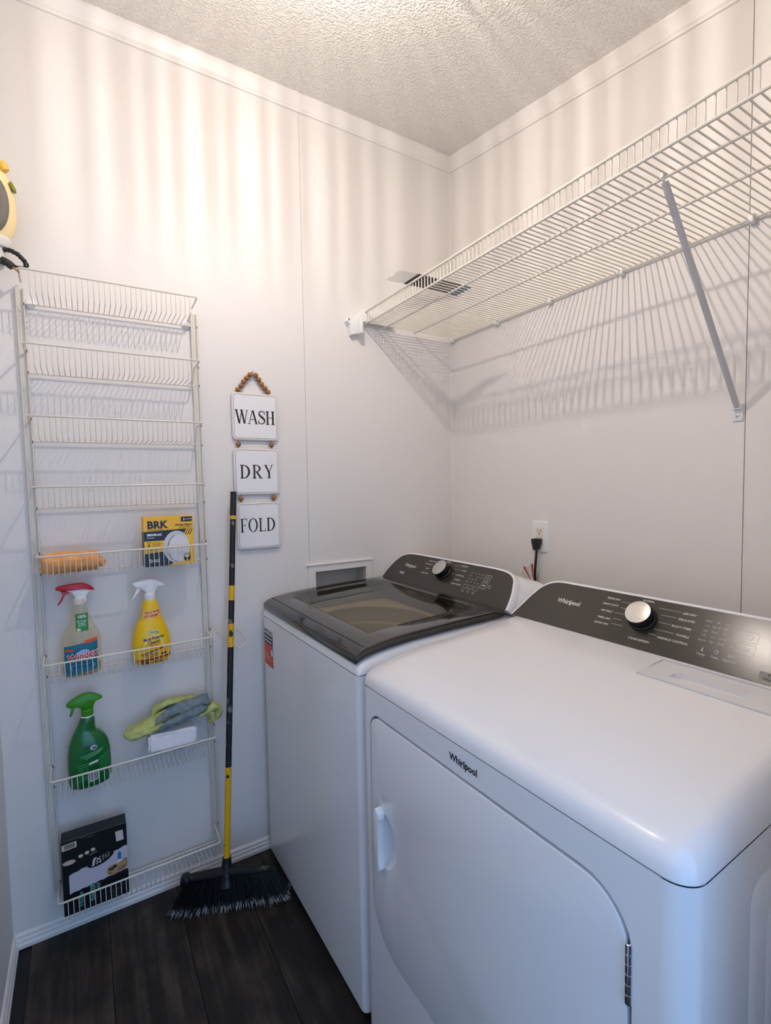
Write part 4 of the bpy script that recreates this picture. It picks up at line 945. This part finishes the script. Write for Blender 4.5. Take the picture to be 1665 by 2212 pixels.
tag(gc_, 'crumpled lime green microfibre cloth on the white sponge pack', 'cloth')
bm_ = MB(); o = Vector((-1.19, -.07, .594))
def fold_sheet(mb, path, wid, seed, t=.003):
    """open sheet with soft waves: path in xz, width along y"""
    P = [Vector(p) for p in path]; N = 26
    def cp(s):
        f = s*(len(P)-1); i = min(int(f), len(P)-2); return P[i].lerp(P[i+1], f-i)
    def fn(i, j):
        p = cp(i); return soft(p+Vector((0, -wid*(j-.5), .012*math.sin(j*PI)+.006*math.sin(j*9+i*4))), .006, 40, seed)
    return mb.grid(fn, N, 12)
fold_sheet(bm_, [(-1.268, -.070, .600), (-1.225, -.072, .622), (-1.175, -.070, .632), (-1.125, -.066, .634), (-1.102, -.066, .626)], .062, 3)
lobe(bm_, [(-1.262, -.100, .584), (-1.225, -.104, .598), (-1.180, -.102, .606), (-1.140, -.098, .612), (-1.112, -.092, .616)], .012, .0105, 8, amp=.005)
lobe(bm_, [(-1.258, -.088, .612), (-1.215, -.088, .622), (-1.165, -.086, .624), (-1.115, -.082, .626)], .013, .0085, 14, amp=.005)
bc_ = mk('cleaning_cloth', rel(bm_, o), terry('slate_microfibre', (134, 148, 152), (100, 122, 136)), None, angle=1.3); bc_.location = o+Vector((0, 0, .006))
tag(bc_, 'folded slate blue microfibre cloth lying on the lime green cloth', 'cloth')
for c in (gc_, bc_): c['group'] = 'microfibre cloths on the sponge pack'

# ------------------------------------------------------------------ wire hook beside the rack
HK = []
def hp_(dy, dzz): return [(-1.0862, -.098+dy, .742), (-1.0862, -.100+dy, .80), (-1.0862, -.100+dy, .853), (-1.084, -.098+dy, .864+dzz), (-1.078, -.090+dy, .866+dzz), (-1.030, -.070+dy, .818+dzz)]
f_ = hp_(-.002, 0); b_ = hp_(.028, .002)
loop = [(-1.014, -.070, .797), (-.998, -.068, .786), (-.980, -.064, .793), (-.970, -.058, .806), (-.980, -.050, .832), (-.996, -.046, .850), (-1.004, -.045, .846), (-1.012, -.044, .828)]
hk = mk('wire_hook', MB().tube(f_+loop+list(reversed(b_)), .0024, 7), M_wire, None); tag(hk, 'white bent wire hook on the rack beside the broom handle', 'hook')

# ------------------------------------------------------------------ broom
top = Vector((-.9935, -.046, 1.320)); low = Vector((-1.086, -.170, .135)); ax = (top-low).normalized()
BR = empty('broom', (-1.09, -.19, 0)); tag(BR, 'black and yellow broom leaning upright against the far wall', 'broom'); BO = Vector((-1.09, -.19, 0))
def seg(z0, z1): 
    f = lambda z: low+(top-low)*((z-low.z)/(top.z-low.z))-BO
    return f(z0), f(z1)
M_tape = mat('scuffed_black', (15, 14, 15), .45, var=(42, (120, 112, 112), .60, .68), bump=(120, .3, .001))
M_yp = mat('worn_yellow', (226, 174, 10), .4, var=(30, (40, 34, 14), .645, .67))
for nm, z0, z1, r, m in (('grip', 1.240, 1.320, .0105, M_black), ('yellow_band', 1.228, 1.242, .0096, M_yp), ('handle', 1.006, 1.230, .0094, M_tape), ('yellow_band', .960, 1.008, .0098, M_yp), ('handle', .882, .962, .0097, M_tape),
                         ('yellow_band', .808, .884, .0100, M_yp), ('handle', .425, .810, .0099, M_tape), ('yellow_pole', .130, .428, .0101, M_yp)):
    a, b = seg(z0, z1); mk(nm, MB().tube([a, a.lerp(b, .5), b], r, 16), m, BR)
a, b = seg(.075, .150); mk('socket', MB().tube([a-Vector((0, .0, .004)), a.lerp(b, .3), a.lerp(b, .6), b], [.030, .022, .0165, .0135], 18), M_black, BR)
hd = Vector((.928, -.372, 0)).normalized(); hn = Vector((hd.y, -hd.x, 0))       # along the head, and its front normal
hc = Vector((-1.078, -.181, .098))-BO
HB = MB(); R = []
for i in range(17):
    s = -1+2*i/16; k = (1-abs(s)**5*.5); R.append([hc+hd*(s*.142)+hn*(yy*k)+Vector((0, 0, zz*k+.012*(1-s*s)-.012*max(0, s)+.006*abs(s)**3)) for yy, zz in [(.015*math.cos(t), -.002+.015*math.sin(t)) for t in [2*PI*j/14 for j in range(14)]]])
HB.rings(R); mk('head', HB, mat('dusty_black', (9, 9, 9), .75, var=(30, (140, 128, 96), .60, .75)), BR, angle=1.)
bumper = MB().lathe([(.001, .018), (.014, .016), (.018, .006), (.018, -.012), (.014, -.02)], 14, Matrix.Translation(hc-hd*.135)); mk('end_bumper', bumper, M_black, BR)
bl = MB(); tp = MB(); rb_ = random.Random(5)
for k in range(1900):
    s = rb_.uniform(-1, 1); rw = rb_.uniform(-1, 1)
    base_ = hc+hd*(s*.138)+hn*(.016*rw+.004)+Vector((0, 0, (.004 if rw > .55 else -.012)))
    ll = .094*(1+.0*s); tip = hc+hd*(s*.185+rb_.gauss(0, .004))+hn*(rw*.032+rb_.gauss(0, .004)+.006)
    tip.z = max(.0012, .003+.012*abs(s)**3*rb_.random()+rb_.random()**2*.006)
    m_ = base_.lerp(tip, .5)+hn*(rw*.004)
    cut = base_.lerp(tip, rb_.uniform(.76, .9))
    w = .0008
    def spike(mb, a, c, w0, w1):
        e = hd*w0; g_ = hn*w0; e1 = hd*w1; g1 = hn*w1
        mb.add([a+e, a-e*.5+g_*.87, a-e*.5-g_*.87, c+e1, c-e1*.5+g1*.87, c-e1*.5-g1*.87], [(0, 1, 4, 3), (1, 2, 5, 4), (2, 0, 3, 5), (3, 4, 5)])
    spike(bl, base_, cut, w, w)
    spike(tp if rb_.random() < .62 else bl, cut, tip, w, w*.7)
x_ = mk('bristles', bl, mat('bristle_black', (14, 14, 18), .55), BR, smooth=False, weld=False); x_['kind'] = 'stuff'
x_ = mk('bristle_tips', tp, mat('bristle_grey', (186, 182, 176), .7), BR, smooth=False, weld=False); x_['kind'] = 'stuff'

# ------------------------------------------------------------------ WASH / DRY / FOLD sign
class Glyph:
    """condensed roman capitals, cap height 1"""
    T, t, sf = .135, .045, .035
    def __init__(s): s.mb = MB()
    def poly(s, p): s.mb.add([(a, b, 0) for a, b in p], [tuple(range(len(p)))])
    def stem(s, x, w=None, ser=True, y0=0., y1=1.):
        w = w or s.T; s.poly([(x, y0), (x+w, y0), (x+w, y1), (x, y1)])
        if ser:
            for y in (y0, y1-s.sf): s.poly([(x-.07, y), (x+w+.07, y), (x+w+.07, y+s.sf), (x-.07, y+s.sf)])
            for sy, y in ((1, y0+s.sf), (-1, y1-s.sf)):
                s.poly([(x-.05, y), (x, y), (x, y+sy*.05)]); s.poly([(x+w+.05, y), (x+w, y), (x+w, y+sy*.05)])
    def ser(s, x0, x1, y): s.poly([(x0, y), (x1, y), (x1, y+s.sf), (x0, y+s.sf)])
    def diag(s, x0, y0, x1, y1, w): s.poly([(x0-w/2, y0), (x0+w/2, y0), (x1+w/2, y1), (x1-w/2, y1)])
    def ring(s, outer, inner):
        n = len(outer); s.mb.add([(a, b, 0) for a, b in outer+inner], [(i, i+1, n+i+1, n+i) for i in range(n-1)])
def glyph(c):
    g = Glyph(); T, t = g.T, g.t
    if c == 'W':
        g.diag(.08, 1, .30, 0, T); g.diag(.30, 0, .50, 1, t*1.2); g.diag(.46, 1, .68, 0, T); g.diag(.68, 0, .88, 1, t*1.2)
        g.ser(-.04, .22, 1-g.sf); g.ser(.36, .62, 1-g.sf); g.ser(.78, .97, 1-g.sf); return g.mb, .95
    if c == 'A':
        g.diag(.07, 0, .33, 1, t*1.2); g.diag(.62, 0, .36, 1, T); g.poly([(.14, .30), (.52, .30), (.52, .345), (.14, .345)]); g.ser(-.03, .18, 0); g.ser(.50, .76, 0); return g.mb, .74
    if c == 'S':
        C = [(.50, .80), (.47, .90), (.36, .965), (.25, .965), (.13, .91), (.09, .79), (.13, .67), (.25, .57), (.38, .47), (.49, .36), (.51, .23), (.45, .10), (.32, .035), (.19, .04), (.09, .12), (.05, .24)]
        for _ in range(2):
            q = [C[0]]
            for a, b in zip(C, C[1:]): q += [(a[0]*.75+b[0]*.25, a[1]*.75+b[1]*.25), (a[0]*.25+b[0]*.75, a[1]*.25+b[1]*.75)]
            C = q+[C[-1]]
        L = []; Rr = []
        for i, p in enumerate(C):
            a = Vector(C[max(0, i-1)]); b = Vector(C[min(len(C)-1, i+1)]); d = (b-a).normalized(); nn = Vector((-d.y, d.x)); s_ = i/(len(C)-1)
            w = .03+.055*math.exp(-((s_-.5)/.17)**2); L.append((p[0]+nn.x*w, p[1]+nn.y*w)); Rr.append((p[0]-nn.x*w, p[1]-nn.y*w))
        g.ring(L, Rr); g.poly([(.47, .70), (.52, .70), (.52, .97), (.49, .97)]); g.poly([(.03, .03), (.06, .03), (.09, .30), (.03, .30)]); return g.mb, .60
    if c == 'H':
        g.stem(.07); g.stem(.49); g.poly([(.2, .49), (.5, .49), (.5, .535), (.2, .535)]); return g.mb, .74
    if c in 'DR':
        g.stem(.07)
        if c == 'D':
            g.ring(ell(.25, .5, .47, .5, 26, -PI/2, PI/2), ell(.22, .5, .345, .455, 26, -PI/2, PI/2)); g.poly([(.1, .955), (.26, .955), (.26, 1), (.1, 1)]); g.poly([(.1, 0), (.26, 0), (.26, .045), (.1, .045)]); return g.mb, .78
        g.ring(ell(.28, .735, .33, .265, 22, -PI/2, PI/2), ell(.26, .735, .215, .22, 22, -PI/2, PI/2)); g.poly([(.1, .955), (.3, .955), (.3, 1), (.1, 1)]); g.poly([(.15, .47), (.3, .47), (.3, .515), (.15, .515)])
        g.diag(.62, 0, .31, .49, T*1.15); g.ser(.52, .78, 0); return g.mb, .76
    if c == 'Y':
        g.diag(.36, .42, .10, 1, T); g.diag(.36, .42, .60, 1, t*1.2); g.poly([(.295, 0), (.43, 0), (.43, .48), (.295, .48)]); g.ser(.22, .50, 0); g.ser(-.02, .24, 1-g.sf); g.ser(.49, .71, 1-g.sf); return g.mb, .70
    if c == 'F':
        g.stem(.07); g.poly([(.1, .955), (.55, .955), (.55, 1), (.1, 1)]); g.poly([(.51, .78), (.55, .78), (.55, 1), (.50, 1)]); g.poly([(.2, .49), (.44, .49), (.44, .535), (.2, .535)]); g.poly([(.41, .42), (.44, .42), (.44, .61), (.41, .61)]); return g.mb, .58
    if c == 'O':
        o_ = ell(.40, .5, .39, .515, 40, 0, 2*PI)+[(.79, .5)]; i_ = ell(.40, .5, .255, .47, 40, 0, 2*PI)+[(.655, .5)]; g.ring(o_, i_); return g.mb, .82
    if c == 'L':
        g.stem(.07); g.poly([(.1, 0), (.56, 0), (.56, .045), (.1, .045)]); g.poly([(.51, 0), (.56, 0), (.575, .24), (.545, .24)]); return g.mb, .60
SG = empty('hanging_sign', (-.9, 0, 1.74)); tag(SG, 'white three-panel laundry sign hanging on wooden beads above the broom', 'wall sign')
M_pl = mat('sign_white', (238, 237, 238), .45); M_edge = mat('sign_edge', (226, 218, 208), .5); M_ink = mat('sign_ink', (40, 32, 24), .6); M_bead = mat('wooden_bead', (164, 112, 62), .5, var=(140, (136, 88, 46), .4, .65))
for word, x0, x1, z0, z1, lx0, lx1, lz0, tilt in (('WASH', -.982, -.8175, 1.4995, 1.6635, -.971, -.829, 1.556, 0), ('DRY', -.9815, -.8175, 1.3085, 1.4715, -.960, -.841, 1.3655, 0), ('FOLD', -.9765, -.8185, 1.1155, 1.2815, -.965, -.838, 1.177, 0)):
    pq = mk('plaque', MB().prism([(a+.9, b-1.74) for a, b in rrect(x0, x1, z0, z1, .014, 5)], -.0135, -.004), M_edge, SG, bevel=.0022, seg=2)
    fm = frame((.9, -.0139, -1.74), (1, 0, 0), (0, 0, 1))
    fc = MB(); flat(fc, rrect(x0+.0045, x1-.0045, z0+.0045, z1-.0045, .010, 5), fm); mk('face', fc, M_pl, pq, smooth=False)
    ln = MB(); ringpoly(ln, rrect(x0+.0065, x1-.0065, z0+.0065, z1-.0065, .010, 5), rrect(x0+.0077, x1-.0077, z0+.0077, z1-.0077, .009, 5), frame((.9, -.0142, -1.74), (1, 0, 0), (0, 0, 1))); mk('border_line', ln, mat('sign_line', (120, 110, 104), .6), pq, smooth=False)
    gs = [glyph(c) for c in word]; gap = {'WASH': .0, 'DRY': .12, 'FOLD': .07}[word]; tot = sum(w for _, w in gs)+gap*(len(word)-1); H = .0475; sx = (lx1-lx0)/(tot*H); xx = lx0
    for (mb_, w), c in zip(gs, word):
        l = MB().add([(xx+a*H*sx+.9, -.0144, lz0+b*H-1.74) for a, b, _ in mb_.v], mb_.f); mk('letter', l, M_ink, pq, smooth=False); xx += (w+gap)*H*sx
beads = [(-.958, 1.672), (-.946, 1.686), (-.937, 1.701), (-.926, 1.714), (-.914, 1.727), (-.894, 1.727), (-.883, 1.713), (-.874, 1.698), (-.862, 1.685), (-.851, 1.672), (-.962, 1.4845), (-.844, 1.4855), (-.960, 1.2950), (-.841, 1.2950)]
bs = None
for a, b in beads:
    if bs is None:
        bs = mk('bead', MB().lathe([(.0001, -.0088)]+[(.0092*math.cos(t), .0088*math.sin(t)) for t in [-PI/2+PI*k/8 for k in range(1, 8)]]+[(.0001, .0088)], 14, cap=False), M_bead, SG); bs.location = (a+.9, -.0105, b-1.74)
    else: inst(bs, 'bead', SG, (a+.9, -.0105, b-1.74))
M_cord = mat('jute_cord', (150, 120, 84), .8)
mk('cord', MB().tube([(a+.9, -.0105, b-1.74) for a, b in [(-.964, 1.660)]+beads[:5]+[(-.905, 1.736)]+beads[5:10]+[(-.846, 1.660)]], .0013, 6), M_cord, SG)
for a, z0, z1 in ((-.962, 1.47, 1.502), (-.844, 1.47, 1.502), (-.960, 1.28, 1.311), (-.841, 1.28, 1.311)): mk('cord', MB().tube([(a+.9, -.0095, z0-1.74), (a+.9, -.0095, z1-1.74)], .0013, 6), M_cord, SG)
mk('nail', MB().tube([(-.005, .002, -.006), (-.005, -.016, .003)], .0012, 6), M_steel, SG)

# ------------------------------------------------------------------ outlet, plug, cord and tag
OU = empty('wall_outlet', (0, -.4975, 1.136)); tag(OU, 'white wall outlet on the right wall above the washer console', 'outlet')
mk('cover_plate', MB().rings([[(x_, a, b) for a, b in rrect(-.0355+e, .0355-e, -.057+e, .057-e, .004, 3)] for x_, e in ((0, 0), (-.003, .0003), (-.0058, .003))]), M_whitep, OU, angle=.5)
rc = mk('receptacle', MB().prism(rrect(-.0165, .0165, -.0335, .0335, .002, 2), -.0056, -.0072, 'x'), mat('outlet_ivory', (232, 224, 206), .45), OU, smooth=False)
for zc in (.018, -.018):
    for yy in (.0065, -.0065): mk('slot', MB().box((-.0075, yy-.001, zc-.001), (-.0071, yy+.001, zc+.008)), M_dark, rc, smooth=False)
    mk('ground_hole', MB().lathe([(.0026, 0), (.0026, .0004)], 10, Matrix.Translation((-.0071, 0, zc-.007)) @ Matrix.Rotation(-PI/2, 4, 'Y')), M_dark, rc, smooth=False)
PC = empty('power_cord', (-.02, -.4975, 1.118)); tag(PC, 'black power cord plugged into the outlet, hanging behind the washer', 'power cord')
pg = MB().prism(chaikin([(.015, .012), (-.016, .013), (-.017, .004), (-.008, -.022), (-.005, -.030), (.007, -.030), (.009, -.022), (.016, .004)], 2), -.014, .0115, 'x'); mk('plug', pg, M_black, PC, bevel=.002)
mk('cable', MB().tube([(0, .0, -.028), (-.003, .001, -.06), (-.006, .003, -.11), (-.006, .002, -.18), (-.01, .0, -.30), (-.03, .04, -.55)], .0046, 10), M_black, PC)
tg = MB(); ta = []
for k in range(9):
    t = math.radians(92+62*k/8); ta.append((math.cos(t), math.sin(t)))
T0 = Vector((-.0125, .003, -.158))
def tagp(i, r): return T0+Vector((-.0, -ta[i][0]*r, ta[i][1]*r))
wt = mk('warning_tag', MB().add([tagp(i, r)+Vector((dx, 0, 0)) for dx in (0, -.0006) for r in (.018, .078) for i in range(9)],
    [(i, i+1, 9+i+1, 9+i) for i in range(8)]+[(18+i+1, 18+i, 27+i, 27+i+1) for i in range(8)]+[(9+i, 9+i+1, 27+i+1, 27+i) for i in range(8)]), mat('tag_paper', (244, 242, 238), .6), PC, smooth=False)
for i, nm in ((0, 'red_stripe'), (4, 'red_stripe')):
    mk(nm, MB().add([p+Vector((-.0010, 0, 0)) for p in (tagp(i, .02), tagp(i+1, .02), tagp(i+1, .077), tagp(i, .077))], [(0, 1, 2, 3)]), mat('tag_red', (186, 62, 36), .6), wt, smooth=False)
tl = MB()
for i in (1, 2, 3, 5, 6, 7):
    a0, a1 = tagp(i, .028)*.75+tagp(i+1, .028)*.25, tagp(i, .073)*.75+tagp(i+1, .073)*.25; b0, b1 = tagp(i, .028)*.45+tagp(i+1, .028)*.55, tagp(i, .073)*.45+tagp(i+1, .073)*.55
    off = Vector((-.0010, 0, 0)); tl.add([a0+off, b0+off, b1+off, a1+off], [(0, 1, 2, 3)])
x_ = mk('fine_print', tl, mat('tag_ink', (140, 132, 122), .6), wt, smooth=False)

# ------------------------------------------------------------------ recessed laundry outlet box in the far wall
LB = empty('laundry_box', (-.572, 0, .93)); tag(LB, 'white framed recessed laundry supply box in the far wall behind the washer lid', 'utility box')
q = lambda pts: [(a+.572, b-.93) for a, b in pts]
mk('frame', holed(q([(-.712, .83), (-.432, .83), (-.432, 1.035), (-.712, 1.035)]), [q(hole)], -.006, -.0002), M_trim, LB, bevel=.0015, seg=1)
mk('frame_lip', MB().box((-.146, -.010, .101), (.142, -.0002, .108)), M_trim, LB, bevel=.0015, seg=1)
M_rec = mat('recess_plastic', (208, 201, 190), .6)
e_ = .0006
mk('recess', MB().add([(HX0+e_+.572, y, z-.93) if s == 0 else (HX1-e_+.572, y, z-.93) for y in (-.003, .078) for s, z in ((0, HZ0+e_), (1, HZ0+e_), (1, HZ1-e_), (0, HZ1-e_))],
   [(4, 5, 6, 7), (0, 1, 5, 4), (1, 2, 6, 5), (2, 3, 7, 6), (3, 0, 4, 7)]), M_rec, LB, smooth=False)
for xx in (-.05, .05):
    vb = mk('valve', MB().tube([(xx, .055, -.07), (xx, .055, -.02), (xx, .055, -.008)], [.010, .010, .006], 12), mat('brass', (176, 142, 84), .35, metal=1.), LB)
mk('drain_rim', MB().lathe([(.022, -.069), (.024, -.066), (.02, -.064)], 18, Matrix.Translation((0, .04, 0))), M_whitep, LB)

# ------------------------------------------------------------------ hand-held appliance hanging at the left edge
HA = empty('handheld_appliance', (-1.600, -.072, 2.09)); tag(HA, 'cream handheld appliance with a grey oval face hanging at the left edge of the photo', 'appliance')
M_cream = mat('cream_plastic', (242, 218, 162), .4)
bo_ = MB(); R = []
for k in range(15):
    t = -PI/2+PI*k/14; r = math.cos(t); z = .104*math.sin(t)
    R.append([Vector((.051*(r**.75 if r > 0 else .001)*math.cos(a)*(1-.1*math.sin(t)), .034*(r**.75 if r > 0 else .001)*math.sin(a), z)) for a in [2*PI*j/28 for j in range(28)]])
bo_.rings(R); mk('body', bo_, M_cream, HA, angle=1.2)
fcx = MB(); R = []
for s, y in ((1, -.0255), (.97, -.033), (.7, -.0365), (.35, -.0375)): R.append([Vector((.038*s*math.cos(a), y, -.008+.076*s*math.sin(a))) for a in [2*PI*j/30 for j in range(30)]])
fcx.rings(R); mk('grey_face', fcx, mat('grey_mesh', (116, 108, 100), .6, bump=(500, .5, .001)), HA, angle=1.2)
mk('top_knob', MB().lathe([(.001, -.014), (.010, -.010), (.013, 0), (.010, .012), (.001, .017)], 18, Matrix.Translation((.028, -.012, .094)) @ Matrix.Rotation(-.5, 4, 'Y'), cap=False), mat('knob_yellow', (226, 184, 74), .4), HA)
mk('switch', MB().prism(rrect(-.004, .004, -.012, .012, .003, 3), -.007, .007).xf(Matrix.Translation((.0465, -.012, .047)) @ Matrix.Rotation(-.42, 4, 'Y')), mat('olive_plastic', (132, 136, 22), .4), HA, bevel=.0015)
mk('collar', MB().lathe([(.036, -.088), (.037, -.096), (.030, -.112), (.026, -.114)], 24), mat('white_matte', (222, 220, 214), .5), HA)
mk('handle', MB().lathe([(.022, -.110), (.021, -.130), (.019, -.158), (.014, -.166)], 24), MATS['white_matte'], HA)
cb = MB(); cp_ = [(.020, -.010, -.118), (.034, -.014, -.118), (.050, -.016, -.126), (.062, -.018, -.139), (.068, -.018, -.151), (.062, -.018, -.159), (.045, -.020, -.160), (.020, -.022, -.160), (.0, -.026, -.154), (-.015, -.028, -.150)]
pts = []
for a, b in zip(cp_, cp_[1:]):
    for k in range(5): pts.append(Vector(a).lerp(Vector(b), k/5))
pts.append(Vector(cp_[-1]))
mk('cord', MB().tube(pts, [(.0058+.0009*math.sin(i*2.1)) if i < 24 else .0030 for i in range(len(pts))], 10), M_black, HA)
pm = Matrix.Translation((.030, -.024, -.158)) @ Matrix.Rotation(2.25, 4, 'Y')
mk('plug', MB().lathe([(.005, -.020), (.008, -.012), (.010, 0), (.0095, .010), (.006, .011)], 14, pm), mat('dark_green_black', (24, 30, 22), .5), HA)
for yy in (-.0045, .0045): mk('prong', MB().box((-.0015, yy-.0008, .010), (.0015, yy+.0008, .027)).xf(pm), mat('brass', (176, 142, 84), .35, metal=1.), HA, smooth=False)
mk('hanger', MB().tube([(0, .020, .085), (0, .050, .100), (0, .0715, .100)], .003, 8), M_whitep, HA)

# printed marks too small to pick apart singly stay joined
for o_ in bpy.data.objects:
    if o_.name.split('.')[0] in ('dial_labels', 'button_labels', 'dark_print', 'pale_print', 'fine_print', 'lettering', 'pale_lettering', 'grey_lettering', 'green_lettering', 'small_print', 'neck_lettering', 'lettering_outline', 'banner_text', 'bars', 'small_ovals', 'pale_fields', 'dark_patches', 'yellow_field'):
        o_['kind'] = 'stuff'
